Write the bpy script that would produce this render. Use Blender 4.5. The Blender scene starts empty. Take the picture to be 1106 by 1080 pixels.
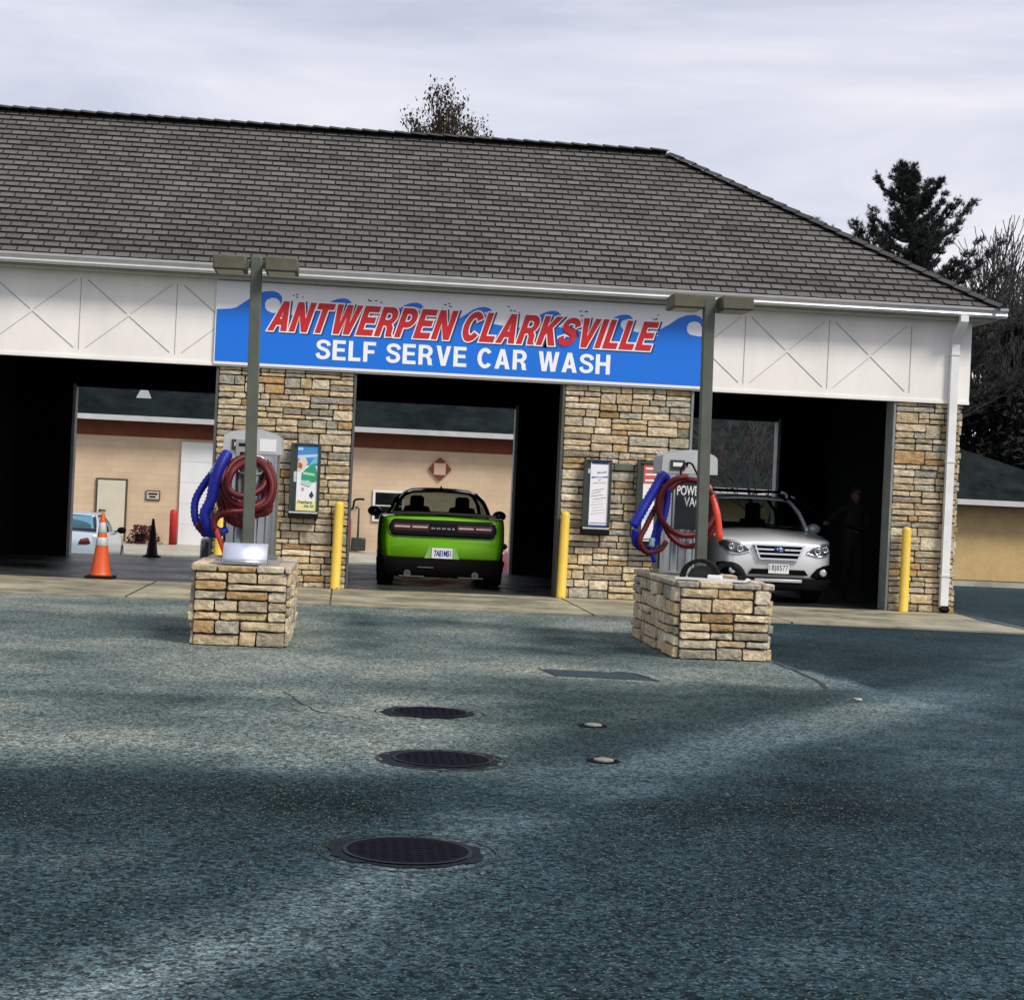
import bpy, bmesh, math, random
from mathutils import Vector, Matrix, noise
from mathutils.geometry import tessellate_polygon
rad = math.radians
S = bpy.context.scene
COL = S.collection
rnd = random.Random(7)

# ------------------------------------------------------------------ camera
CAMZ = 1.42
YAW, PITCH, ROLL, FPX = 0.0973, -0.0020, 0.0457, 1850.0
fw = Vector((math.sin(YAW)*math.cos(PITCH), math.cos(YAW)*math.cos(PITCH), math.sin(PITCH)))
rt = Vector((math.cos(YAW), -math.sin(YAW), 0))
up = rt.cross(fw)
r2 = math.cos(ROLL)*rt + math.sin(ROLL)*up
u2 = -math.sin(ROLL)*rt + math.cos(ROLL)*up
cd = bpy.data.cameras.new('camera'); cam = bpy.data.objects.new('camera', cd); COL.objects.link(cam)
m = Matrix((r2, u2, -fw)).transposed().to_4x4(); m.translation = Vector((0, 0, CAMZ)); cam.matrix_world = m
cd.sensor_width = 36; cd.sensor_fit = 'HORIZONTAL'; cd.lens = 36*FPX/1106; cd.clip_start = .1; cd.clip_end = 3000
S.camera = cam

def at(px, py, Y):
    """world point at depth Y for a place measured in the photograph"""
    d = fw + (px-553)/FPX*r2 - (py-540)/FPX*u2
    return Vector((0, 0, CAMZ)) + d*(Y/d.y)

# ------------------------------------------------------------------ materials
MATS = {}
def mat(name, col, rough=.6, metal=0., noise_amt=0., nscale=8., bump=0., bscale=40., attr=False, coat=0., spec=.5,
        col2=None, trans=0., stretch=None, emit=None):
    if name in MATS: return MATS[name]
    M = bpy.data.materials.new(name); M.use_nodes = True
    nt = M.node_tree; N = nt.nodes; L = nt.links
    b = N['Principled BSDF']
    b.inputs['Base Color'].default_value = (*col, 1); b.inputs['Roughness'].default_value = rough
    b.inputs['Metallic'].default_value = metal; b.inputs['Coat Weight'].default_value = coat
    b.inputs['Specular IOR Level'].default_value = spec
    b.inputs['Transmission Weight'].default_value = trans
    src = None
    tc = N.new('ShaderNodeTexCoord'); vec = tc.outputs['Object']
    if stretch:
        mp = N.new('ShaderNodeMapping'); mp.inputs['Scale'].default_value = stretch
        L.new(vec, mp.inputs[0]); vec = mp.outputs[0]
    if attr:
        a = N.new('ShaderNodeAttribute'); a.attribute_name = 'tint'; src = a.outputs['Color']
    if noise_amt > 0:
        n = N.new('ShaderNodeTexNoise'); n.inputs['Scale'].default_value = nscale; n.inputs['Detail'].default_value = 6
        n.inputs['Roughness'].default_value = .65
        L.new(vec, n.inputs['Vector'])
        mr = N.new('ShaderNodeMapRange'); mr.inputs[1].default_value = .3; mr.inputs[2].default_value = .7
        L.new(n.outputs['Fac'], mr.inputs[0])
        mx = N.new('ShaderNodeMix'); mx.data_type = 'RGBA'
        if col2 is not None:
            mx.inputs[6].default_value = (*col, 1); mx.inputs[7].default_value = (*col2, 1)
            if src: L.new(src, mx.inputs[6])
            f = N.new('ShaderNodeMath'); f.operation = 'MULTIPLY'; f.inputs[1].default_value = noise_amt
            L.new(mr.outputs[0], f.inputs[0]); L.new(f.outputs[0], mx.inputs[0])
        else:
            mx.blend_type = 'MULTIPLY'; mx.inputs[0].default_value = 1
            mx.inputs[6].default_value = (*col, 1)
            if src: L.new(src, mx.inputs[6])
            mr.inputs[3].default_value = 1-noise_amt; mr.inputs[4].default_value = 1+noise_amt*.6
            L.new(mr.outputs[0], mx.inputs[7])
        src = mx.outputs[2]
    if src: L.new(src, b.inputs['Base Color'])
    if bump > 0:
        n2 = N.new('ShaderNodeTexNoise'); n2.inputs['Scale'].default_value = bscale; n2.inputs['Detail'].default_value = 5
        L.new(tc.outputs['Object'], n2.inputs['Vector'])
        bp = N.new('ShaderNodeBump'); bp.inputs['Strength'].default_value = bump; bp.inputs['Distance'].default_value = .02
        L.new(n2.outputs['Fac'], bp.inputs['Height']); L.new(bp.outputs[0], b.inputs['Normal'])
    if emit:
        b.inputs['Emission Color'].default_value = (*emit, 1)
    MATS[name] = M
    return M

stoneM = mat('ledge_stone', (.4, .33, .22), .9, noise_amt=.5, nscale=16, bump=1., bscale=24, attr=True)
mortarM = mat('mortar', (.045, .038, .028), .95)
shingleM = mat('shingle', (.1, .1, .1), .95, spec=.15, noise_amt=.3, nscale=30, bump=.5, bscale=150, attr=True)
shingleBack = mat('shingle_backing', (.008, .008, .009), .95)
whiteM = mat('painted_panel', (.82, .795, .765), .7, spec=.2, noise_amt=.10, nscale=1.6, stretch=(1, 1, .35))
grooveM = mat('panel_groove', (.30, .29, .28), .8)
gutterM = mat('gutter_metal', (.62, .63, .64), .3, metal=.35, noise_amt=.12, nscale=3)
soffitM = mat('soffit', (.36, .37, .30), .7, noise_amt=.15, nscale=4)
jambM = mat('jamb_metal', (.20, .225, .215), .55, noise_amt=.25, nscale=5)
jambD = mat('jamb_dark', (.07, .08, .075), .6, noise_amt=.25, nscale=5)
jambL = mat('rear_jamb', (.62, .64, .63), .55, noise_amt=.2, nscale=5)
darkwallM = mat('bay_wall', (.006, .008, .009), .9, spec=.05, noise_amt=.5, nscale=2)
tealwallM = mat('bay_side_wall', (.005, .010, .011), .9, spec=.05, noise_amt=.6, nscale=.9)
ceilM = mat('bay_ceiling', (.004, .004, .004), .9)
blueM = mat('sign_blue', (.0, .155, .70), .45)
signW = mat('sign_white', (.78, .79, .82), .5)
redM = mat('sign_red', (.54, .010, .015), .5)
navyM = mat('sign_navy', (.01, .03, .13), .6)
txtW = mat('letter_white', (.85, .86, .88), .5)
yellowM = mat('bollard_yellow', (.75, .52, .06), .5, noise_amt=.5, nscale=9, col2=(.50, .33, .05), bump=.1)
orangeM = mat('cone_orange', (.62, .085, .01), .5, noise_amt=.3, nscale=12, col2=(.3, .04, .01))
coneShadeM = mat('cone_shade', (.05, .012, .010), .6, noise_amt=.4, nscale=9)  # orange cone standing in shade, the shade put into its colour
rubberM = mat('black_rubber', (.006, .006, .007), .85, spec=.2)
reflM = mat('cone_reflective', (.5, .52, .52), .35, noise_amt=.2, nscale=14)
steelM = mat('stainless', (.62, .64, .64), .24, metal=1., noise_amt=.15, nscale=4, stretch=(6, 6, .5))
chromeM = mat('polished_steel', (.80, .84, .92), .45, metal=1.)
greyM = mat('vac_side', (.16, .18, .17), .5, metal=.3, noise_amt=.3, nscale=4)
capM = mat('vac_cap', (.50, .52, .53), .35, metal=.2, noise_amt=.1, nscale=6)
poleM = mat('bronze_pole', (.085, .10, .078), .55, noise_amt=.3, nscale=5)
lampM = mat('bronze_lamp', (.085, .082, .05), .6, noise_amt=.3, nscale=9)
hoseR = mat('hose_red', (.095, .003, .005), .5, spec=.3, noise_amt=.25, nscale=20)
hoseB = mat('hose_blue', (.004, .012, .26), .5, spec=.3, noise_amt=.2, nscale=20)
nozzleM = mat('nozzle_orange', (.62, .05, .015), .4)
clearM = mat('hose_cuff', (.22, .33, .42), .35)
capstoneM = mat('cement_cap', (.30, .29, .25), .9, noise_amt=.35, nscale=9, bump=.5)
frameM = mat('vending_frame', (.03, .042, .036), .4, noise_amt=.3, nscale=8)
paperM = mat('poster_white', (.75, .76, .8), .6)
glassM = mat('dark_glass', (.004, .005, .006), .05, spec=.6)
tyreM = mat('tyre', (.010, .010, .010), .8)
rimM = mat('rim', (.25, .25, .26), .35, metal=.8)
greenM = mat('paint_green', (.17, .50, .004), .25, metal=.1, coat=.8)
silverM = mat('paint_silver', (.62, .65, .68), .3, metal=.2, coat=.6)
lightM = mat('paint_light', (.46, .55, .64), .28, metal=.3, coat=.7)
blackCarM = mat('paint_black', (.010, .011, .013), .2, coat=.7)
maroonM = mat('paint_maroon', (.22, .04, .07), .25, coat=.7)
plasticM = mat('black_plastic', (.0035, .003, .003), .85, spec=.08)
tailM = mat('tail_panel', (.004, .003, .004), .3, spec=.25)
tailRed = mat('tail_light', (.16, .01, .01), .2, coat=.6)
tailPale = mat('tail_light_strip', (.60, .42, .42), .3)
headM = mat('headlight_glass', (.5, .55, .6), .08, metal=.4, coat=1.)
skinM = mat('skin', (.11, .06, .042), .6)
clothM = mat('dark_cloth', (.005, .005, .006), .9)
tanM = mat('tan_block', (.47, .36, .22), .9)
brownM = mat('brown_band', (.15, .038, .016), .8, noise_amt=.3, nscale=2)
backroofM = mat('back_roof', (.010, .015, .016), .95, spec=.05, noise_amt=.7, nscale=1.2, bump=.3)
doorM = mat('cream_door', (.56, .52, .42), .6, noise_amt=.1, nscale=2)
whitedoorM = mat('white_door', (.68, .70, .72), .5, noise_amt=.08, nscale=2)
redpostM = mat('red_post', (.42, .012, .010), .5)
barkM = mat('bark', (.050, .046, .044), .9, noise_amt=.4, nscale=6)
needleM = mat('needles', (.016, .026, .020), .8, noise_amt=.4, nscale=1.5)
leafBr = mat('oak_leaves', (.05, .036, .02), .9, spec=.1, noise_amt=.5, nscale=1.2)
evergreenM = mat('evergreen', (.010, .014, .011), .85, noise_amt=.5, nscale=.8)
redleafM = mat('red_bush', (.09, .012, .014), .8, noise_amt=.5, nscale=6)
ironM = mat('cast_iron', (.0035, .004, .009), .9, spec=.08, noise_amt=.3, nscale=30, bump=.5, bscale=60)
crackM = mat('tar_crack', (.010, .012, .014), .7)
ringM = mat('collar_asphalt', (.010, .014, .018), .9, spec=.1, col2=(.10, .12, .13), noise_amt=.35, nscale=20, bump=.4)

def brick_tan():
    M = tanM; nt = M.node_tree; N = nt.nodes; L = nt.links; b = N['Principled BSDF']
    tc = N.new('ShaderNodeTexCoord'); mp = N.new('ShaderNodeMapping'); mp.inputs['Rotation'].default_value = (rad(90), 0, 0)
    L.new(tc.outputs['Object'], mp.inputs[0])
    br = N.new('ShaderNodeTexBrick'); br.inputs['Scale'].default_value = 1
    br.inputs['Brick Width'].default_value = .4; br.inputs['Row Height'].default_value = .2; br.inputs['Mortar Size'].default_value = .008
    br.inputs['Color1'].default_value = (.54, .41, .285, 1); br.inputs['Color2'].default_value = (.58, .45, .315, 1)
    br.inputs['Mortar'].default_value = (.50, .38, .26, 1)
    L.new(mp.outputs[0], br.inputs['Vector'])
    n = N.new('ShaderNodeTexNoise'); n.inputs['Scale'].default_value = 1.2; n.inputs['Detail'].default_value = 6
    L.new(tc.outputs['Object'], n.inputs['Vector'])
    mr = N.new('ShaderNodeMapRange'); mr.inputs[3].default_value = .8; mr.inputs[4].default_value = 1.15; L.new(n.outputs[0], mr.inputs[0])
    mx = N.new('ShaderNodeMix'); mx.data_type = 'RGBA'; mx.blend_type = 'MULTIPLY'; mx.inputs[0].default_value = 1
    L.new(br.outputs[0], mx.inputs[6]); L.new(mr.outputs[0], mx.inputs[7]); L.new(mx.outputs[2], b.inputs['Base Color'])
brick_tan()

def car_glass():
    M = bpy.data.materials.new('car_glass'); M.use_nodes = True; nt = M.node_tree; N = nt.nodes; L = nt.links
    for n in list(N):
        if n.type == 'BSDF_PRINCIPLED': N.remove(n)
    o = [n for n in N if n.type == 'OUTPUT_MATERIAL'][0]; t = N.new('ShaderNodeBsdfTransparent'); t.inputs[0].default_value = (.50, .56, .55, 1)
    g = N.new('ShaderNodeBsdfGlossy'); g.inputs['Roughness'].default_value = .04; lw = N.new('ShaderNodeLayerWeight'); lw.inputs[0].default_value = .5; pw = N.new('ShaderNodeMath'); pw.operation = 'POWER'; pw.inputs[1].default_value = 4; L.new(lw.outputs['Facing'], pw.inputs[0]); f = N.new('ShaderNodeMath'); f.operation = 'MULTIPLY_ADD'; f.inputs[1].default_value = .7; f.inputs[2].default_value = .05; L.new(pw.outputs[0], f.inputs[0])
    m_ = N.new('ShaderNodeMixShader'); L.new(f.outputs[0], m_.inputs[0]); L.new(t.outputs[0], m_.inputs[1]); L.new(g.outputs[0], m_.inputs[2]); L.new(m_.outputs[0], o.inputs[0])
    MATS['car_glass'] = M; return M
cglassM = car_glass()
# ------------------------------------------------------------------ mesh builder
class MB:
    def __init__(s): s.v = []; s.f = []; s.c = []; s.m = []; s.col = (1, 1, 1); s.mi = 0
    def vert(s, p): s.v.append(tuple(p)); return len(s.v)-1
    def face(s, idx): s.f.append(tuple(idx)); s.c.append(s.col); s.m.append(s.mi)
    def poly(s, pts): s.face([s.vert(p) for p in pts])
    def box(s, x0, x1, y0, y1, z0, z1, M=None):
        P = [Vector(p) for p in ((x0,y0,z0),(x1,y0,z0),(x1,y1,z0),(x0,y1,z0),(x0,y0,z1),(x1,y0,z1),(x1,y1,z1),(x0,y1,z1))]
        if M: P = [M @ p for p in P]
        i = [s.vert(p) for p in P]
        for q in ((0,3,2,1),(4,5,6,7),(0,1,5,4),(1,2,6,5),(2,3,7,6),(3,0,4,7)): s.face([i[k] for k in q])
        return s
    def prism(s, pts, n, depth):   # pts polygon (3d), extruded by n*depth
        n = Vector(n)*depth; A = [Vector(p) for p in pts]; k = len(A)
        a = [s.vert(p) for p in A]; b = [s.vert(p+n) for p in A]
        tri = tessellate_polygon([A])
        for t in tri: s.face([a[i] for i in t]); s.face([b[i] for i in reversed(t)])
        for i in range(k): j = (i+1) % k; s.face((a[i], a[j], b[j], b[i]))
        return s
    def tube(s, pts, r, n=10, cap=True):
        pts = [Vector(p) for p in pts]; rs = r if isinstance(r, (list, tuple)) else [r]*len(pts)
        prev = None; rings = []
        for i, p in enumerate(pts):
            t = (pts[min(i+1, len(pts)-1)]-pts[max(i-1, 0)]).normalized()
            if prev is None:
                a = t.orthogonal().normalized()
            else:
                a = (prev - t*prev.dot(t))
                a = a.normalized() if a.length > 1e-5 else t.orthogonal().normalized()
            prev = a; b = t.cross(a)
            rings.append([s.vert(p+(a*math.cos(k*2*math.pi/n)+b*math.sin(k*2*math.pi/n))*rs[i]) for k in range(n)])
        for i in range(len(rings)-1):
            for k in range(n):
                s.face((rings[i][k], rings[i][(k+1) % n], rings[i+1][(k+1) % n], rings[i+1][k]))
        if cap: s.face(list(reversed(rings[0]))); s.face(rings[-1])
        return s
    def lathe(s, prof, c=(0,0,0), n=24, axis='z'):
        rings = []
        for r, h in prof:
            ring = []
            for k in range(n):
                a = 2*math.pi*k/n
                if axis == 'z': p = (c[0]+r*math.cos(a), c[1]+r*math.sin(a), c[2]+h)
                elif axis == 'y': p = (c[0]+r*math.cos(a), c[1]+h, c[2]-r*math.sin(a))
                else: p = (c[0]+h, c[1]+r*math.cos(a), c[2]+r*math.sin(a))
                ring.append(s.vert(p))
            rings.append(ring)
        for i in range(len(rings)-1):
            for k in range(n): s.face((rings[i][k], rings[i][(k+1)%n], rings[i+1][(k+1)%n], rings[i+1][k]))
        s.face(list(reversed(rings[0]))); s.face(rings[-1])
        return s
    def build(s, name, ms, parent=None, smooth=False, loc=None, bevel=0.):
        me = bpy.data.meshes.new(name)
        off = Vector(loc) if loc is not None else Vector((0,0,0))
        me.from_pydata([tuple(Vector(p)-off) for p in s.v] if loc is not None else s.v, [], s.f)
        ms = ms if isinstance(ms, (list, tuple)) else [ms]
        for q in ms: me.materials.append(q)
        if len(ms) > 1:
            for p, k in zip(me.polygons, s.m): p.material_index = k
        if any(c != (1,1,1) for c in s.c):
            ca = me.color_attributes.new('tint', 'FLOAT_COLOR', 'CORNER')
            li = 0
            for p, c in zip(me.polygons, s.c):
                for l in p.loop_indices: ca.data[l].color = (*c, 1)
        if smooth:
            for p in me.polygons: p.use_smooth = True
        o = bpy.data.objects.new(name, me); COL.objects.link(o)
        if loc is not None: o.location = off
        if parent: o.parent = parent
        if bevel:
            md = o.modifiers.new('bevel', 'BEVEL'); md.width = bevel; md.segments = 2; md.limit_method = 'ANGLE'
        if smooth == 'auto' or bevel:
            try:
                me.shade_smooth() if hasattr(me, 'shade_smooth') else None
                me.set_sharp_from_angle(angle=rad(35))
            except Exception: pass
        return o

def thing(name, label, cat, loc=(0,0,0), rz=0., group=None):
    o = bpy.data.objects.new(name, None); COL.objects.link(o); o.empty_display_size = .2
    o.location = loc; o.rotation_euler = (0, 0, rz); return tag(o, label, cat, group)
def tag(o, label, cat, group=None, kind=None):
    if label: o['label'] = label
    if cat: o['category'] = cat
    if group: o['group'] = group
    if kind: o['kind'] = kind
    return o
def struct(o, kind='structure', label=None):
    o['kind'] = kind
    if label: o['label'] = label
    return o
def copy_tree(o, parent=None):
    c = o.copy(); COL.objects.link(c); c.parent = parent
    for ch in [k for k in bpy.data.objects if k.parent == o]: copy_tree(ch, c)
    return c
def crv(pts, n=8):
    """Catmull-Rom through 3-d points"""
    P = [Vector(p) for p in pts]; P = [P[0]*2-P[1]]+P+[P[-1]*2-P[-2]]; out = []
    for i in range(1, len(P)-2):
        for k in range(n):
            t = k/n; a, b, c, d = P[i-1:i+3]
            out.append(.5*((2*b)+(c-a)*t+(2*a-5*b+4*c-d)*t*t+(3*b-3*c+d-a)*t**3))
    out.append(P[-2]); return out

# ------------------------------------------------------------------ text
def text_mesh(name, s, x0, x1, z0, z1, y, ms, parent, shear=0., bold=.02, depth=.004, spacing=1., flip=False, measure_bold=None):
    """lettering fitted into the rectangle x0..x1, z0..z1 of the plane y, facing -y (or +y when flip)"""
    def raw(b):
        cu = bpy.data.curves.new('txt', 'FONT'); cu.body = s; cu.shear = shear; cu.offset = b; cu.space_character = spacing
        cu.extrude = 0; cu.fill_mode = 'FRONT'; cu.resolution_u = 4
        ob = bpy.data.objects.new('txt', cu); COL.objects.link(ob)
        bpy.context.view_layer.update()
        dg = bpy.context.evaluated_depsgraph_get(); me = bpy.data.meshes.new_from_object(ob.evaluated_get(dg))
        V = [v.co.copy() for v in me.vertices]; Fc = [tuple(p.vertices) for p in me.polygons]
        bpy.data.objects.remove(ob); bpy.data.curves.remove(cu); bpy.data.meshes.remove(me)
        return V, Fc
    V, Fc = raw(bold)
    R = V if measure_bold is None else raw(measure_bold)[0]
    ax, bx = min(v.x for v in R), max(v.x for v in R); ay, by = min(v.y for v in R), max(v.y for v in R)
    mb = MB(); sx = (x1-x0)/(bx-ax); sz = (z1-z0)/(by-ay); n = len(V)
    par = list(range(n))
    def fnd(i):
        while par[i] != i: par[i] = par[par[i]]; i = par[i]
        return i
    for f in Fc:
        for q in f[1:]: par[fnd(q)] = fnd(f[0])
    isl = {}
    roots = sorted({fnd(i) for i in range(n)}, key=lambda r: min(V[j].x for j in range(n) if fnd(j) == r))
    for k, r in enumerate(roots): isl[r] = (k % 3)*.0007
    for i, v in enumerate(V): mb.vert((x0+(v.x-ax)*sx, y-isl[fnd(i)], z0+(v.y-ay)*sz))
    for f in Fc: mb.face(f)
    o = mb.build(name, ms, parent)
    md = o.modifiers.new('solid', 'SOLIDIFY'); md.thickness = depth; md.offset = 0
    if flip:
        xm = (x0+x1)/2
        for v in o.data.vertices: v.co.x = 2*xm-v.co.x
    return o

# bold grotesque capitals drawn as outlines (cap height 1)
def arc(cx, cy, rx, ry, a0, a1, n=14): return [(cx+rx*math.cos(rad(a0+(a1-a0)*k/n)), cy+ry*math.sin(rad(a0+(a1-a0)*k/n))) for k in range(n+1)]
def sglyph():
    c = [p for p in crv([(a, 0, b) for a, b in ((.635,.70),(.56,.845),(.35,.905),(.16,.845),(.105,.715),(.19,.59),(.36,.52),(.53,.445),(.60,.29),(.53,.15),(.34,.095),(.14,.15),(.07,.31))], 5)]
    L_, R_ = [], []
    for i, p in enumerate(c):
        t = (c[min(i+1, len(c)-1)]-c[max(i-1, 0)]).normalized(); n = Vector((-t.z, 0, t.x)); w = .103-.018*abs(n.z)
        L_.append((p.x+n.x*w, p.z+n.z*w)); R_.append((p.x-n.x*w, p.z-n.z*w))
    return L_+R_[::-1]
GL = {
 'A': (.78, [(0,0),(.28,1),(.50,1),(.78,0),(.555,0),(.50,.21),(.28,.21),(.225,0)], [(.328,.38),(.452,.38),(.39,.72)]),
 'N': (.75, [(0,0),(0,1),(.22,1),(.54,.40),(.54,1),(.75,1),(.75,0),(.53,0),(.21,.60),(.21,0)], None),
 'T': (.70, [(.243,0),(.243,.82),(0,.82),(0,1),(.70,1),(.70,.82),(.457,.82),(.457,0)], None),
 'W': (1.06, [(.19,0),(0,1),(.215,1),(.32,.34),(.425,1),(.635,1),(.74,.34),(.845,1),(1.06,1),(.87,0),(.635,0),(.53,.62),(.425,0)], None),
 'E': (.66, [(0,0),(0,1),(.64,1),(.64,.825),(.213,.825),(.213,.605),(.60,.605),(.60,.435),(.213,.435),(.213,.175),(.66,.175),(.66,0)], None),
 'F': (.60, [(0,0),(0,1),(.62,1),(.62,.825),(.213,.825),(.213,.59),(.55,.59),(.55,.42),(.213,.42),(.213,0)], None),
 'L': (.60, [(0,0),(0,1),(.213,1),(.213,.18),(.60,.18),(.60,0)], None),
 'I': (.213, [(0,0),(0,1),(.213,1),(.213,0)], None),
 'H': (.74, [(0,0),(0,1),(.213,1),(.213,.61),(.527,.61),(.527,1),(.74,1),(.74,0),(.527,0),(.527,.43),(.213,.43),(.213,0)], None),
 'K': (.78, [(0,0),(0,1),(.213,1),(.213,.60),(.51,1),(.76,1),(.445,.60),(.78,0),(.535,0),(.30,.44),(.213,.33),(.213,0)], None),
 'V': (.74, [(.255,0),(0,1),(.22,1),(.37,.33),(.52,1),(.74,1),(.485,0)], None),
 'P': (.68, [(0,0),(0,1)]+arc(.37,.675,.31,.325,90,-90)+[(.213,.35),(.213,0)], [(.213,.52)]+[(a,b) for a,b in arc(.35,.675,.13,.155,-90,90)]+[(.213,.83)]),
 'R': (.75, [(0,0),(0,1)]+arc(.39,.70,.31,.30,90,-62)+[(.66,.30),(.68,.06),(.74,0),(.50,0),(.465,.10),(.45,.27),(.37,.385),(.213,.385),(.213,0)], [(.213,.55)]+arc(.37,.69,.125,.14,-90,90)+[(.213,.83)]),
 'C': (.73, arc(.38,.5,.385,.515,36,324,26)+arc(.38,.5,.175,.325,318,42,22), None),
 'S': (.67, None, None),
}
GL['S'] = (.68, sglyph(), None)
def offset_loop(P, d):
    n = len(P); A_ = sum(P[i][0]*P[(i+1)%n][1]-P[(i+1)%n][0]*P[i][1] for i in range(n)); sg = 1 if A_ > 0 else -1; out = []
    for i in range(n):
        p = Vector(P[i]); a = (p-Vector(P[i-1])); b = (Vector(P[(i+1)%n])-p)
        if a.length < 1e-6 or b.length < 1e-6: out.append(tuple(p)); continue
        a.normalize(); b.normalize(); na = Vector((a.y, -a.x))*sg; nb = Vector((b.y, -b.x))*sg; m_ = na+nb
        if m_.length < .2: m_ = na
        m_.normalize(); k = d/max(.55, m_.dot(na)); out.append(tuple(p+m_*k))
    return out
def glyph_text(name, s_, x0, x1, z0, z1, y, ms, parent, shear=0., grow_=0., gap=.12, space=.36, depth=.003):
    tot = 0
    for c in s_: tot += (space if c == ' ' else GL[c][0]+gap)
    tot -= gap; H_ = z1-z0; W_ = (x1-x0-shear*H_)/tot; mb = MB(); u = 0; i = 0
    for c in s_:
        if c == ' ': u += space; continue
        w, P, Hh = GL[c]; yy_ = y-(i % 2)*.0008; i += 1
        loops = [offset_loop(P, grow_) if grow_ else P]
        if Hh: loops.append(offset_loop(Hh, -grow_) if grow_ else Hh)
        L3 = [[Vector((a, b, 0)) for a, b in l] for l in loops]; flat = [p for l in L3 for p in l]
        for t in tessellate_polygon(L3):
            q = [flat[k] for k in t]; ar = (q[1].x-q[0].x)*(q[2].y-q[0].y)-(q[2].x-q[0].x)*(q[1].y-q[0].y)
            if ar < 0: q = [q[0], q[2], q[1]]
            mb.poly([(x0+(u+p.x)*W_+shear*H_*p.y, yy_, z0+p.y*H_) for p in q])
        for l in loops:
            for k in range(len(l)):
                a, b = l[k], l[(k+1) % len(l)]
                mb.poly([(x0+(u+a[0])*W_+shear*H_*a[1], yy_, z0+a[1]*H_), (x0+(u+b[0])*W_+shear*H_*b[1], yy_, z0+b[1]*H_), (x0+(u+b[0])*W_+shear*H_*b[1], yy_+depth, z0+b[1]*H_), (x0+(u+a[0])*W_+shear*H_*a[1], yy_+depth, z0+a[1]*H_)])
        u += w+gap
    return mb.build(name, ms, parent)

# ------------------------------------------------------------------ ground and pavement
def zg(x, y):
    def ss(a, b, t): t = max(0, min(1, (t-a)/(b-a))); return t*t*(3-2*t)
    z = -.9*ss(32.4, 37, y)
    z += .32*ss(43, 46, y)
    return z
def vn(x, y, s, oct_=4, seed=0.):
    return noise.fractal(Vector((x*s+seed, y*s-seed, seed*.37)), 1., 2., oct_, noise_basis='PERLIN_ORIGINAL')
def seg_d(x, y, pts):
    best = 1e9; bt = 0
    for i in range(len(pts)-1):
        a = Vector(pts[i]); b = Vector(pts[i+1]); p = Vector((x, y)); d = b-a
        t = max(0, min(1, (p-a).dot(d)/d.dot(d))); q = (a+d*t-p).length
        if q < best: best = q; bt = (i+t)/(len(pts)-1)
    return best, bt
def ssf(a, b, t): t = max(0, min(1, (t-a)/(b-a))); return t*t*(3-2*t)
BAND = [(-1.4,3.6),(-.62,4.74),(.15,6.12),(.6,7.2),(1.29,8.4),(2.2,9.9),(3.34,11.27),(5.0,13.8),(6.83,16.2),(9.5,19.5)]
BAND2 = [(3.3, 9.5),(4.4,11.2),(6.6,14.2),(9.4,17.6)]
def wear_shade(x, y):
    # tyre-polished and dusty asphalt, island shade painted in: 0 dark .. 1 pale
    ca, sa = .62, .78; u, v = x*ca+y*sa, -x*sa+y*ca          # along and across the way the cars turn in
    right = ssf(-1.2, 1.0, x)
    w = .25+.10*vn(x, y, .35, 3, 3)+.07*vn(x, y, 1.8, 4, 9)+.10*right*vn(u*.22, v*1.3, 1, 3, 14)
    d, t = seg_d(x, y, BAND)
    wd = .22+.34*t+.10*vn(x, y, .8, 3, 21)
    w += (.38-.18*t)*math.exp(-(d/max(.14, wd))**2)*(.9+.45*vn(u*.3, v*2.2, 1, 3, 5))
    d2, t2 = seg_d(x, y, BAND2); w += .07*math.exp(-(d2/.5)**2)
    if y > 7:   # dusty forecourt around the islands
        lim = 4.0+.06*vn(x, y, 2, 2, 4)+(.35*(15.5-y) if y < 15.5 else 0)*.5 if y < 20.9 else 9
        aL = ssf(8.1, 9.6, y+.5*vn(x, y, .6, 3, 11)); aR = .35*ssf(10.5, 13.3, y)+.65*ssf(13.2, 13.6, y+.1*vn(x, y, 2, 2, 8))
        q = ssf(.3, 1.5, x+.3*vn(x, y, .7, 2, 31)); a = aL*(1-q)+aR*q
        inside = 1-ssf(-.03, .05, x-lim)
        w += a*(.44*inside-.02*(1-inside))
        w += .16*a*inside*vn(x, y, .9, 5, 33)
    for cx, cy, rx, ry, k in ((.22, 17.6, .28, 2.6, .26), (2.1, 18.2, .35, 2.4, .2), (1.1, 18.9, .35, .5, .25), (-.4, 7.8, 2.6, .5, .13), (.9, 10.1, 1.2, .5, .1), (-3.0, 7.6, 1.6, .6, .10), (-1.0,11.4,1.3,.3,.2), (3.0,12.6,1.6,.35,.08),
                              (-.2, 12.3, 1.5, .4, .22), (-3.6, 16.9, 1.6, .8, .12), (1.9, 15.8, 1.2, 1.1, .14), (1.6, 18.2, 1.0, 1.0, .10), (1.7,7.9,.8,.25,.14), (-2.2,13.4,.6,.8,.1), (2.6,8.6,.5,.25,.12), (2.9,9.4,.35,.3,.12), (-1.8,16.4,.9,.9,.16), (2.6,16.6,.5,1.0,.2), (4.8,17.5,.8,.3,.06)):  # dark patches; those just left of the islands paint in cast shade
        q = ((x-cx)/rx)**2+((y-cy)/ry)**2
        w -= k*math.exp(-q*(1+.6*vn(x, y, .9, 3, cx)))*(1+.6*vn(x, y, 1.4, 3, cy))
    return max(0, min(.80, w))
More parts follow.
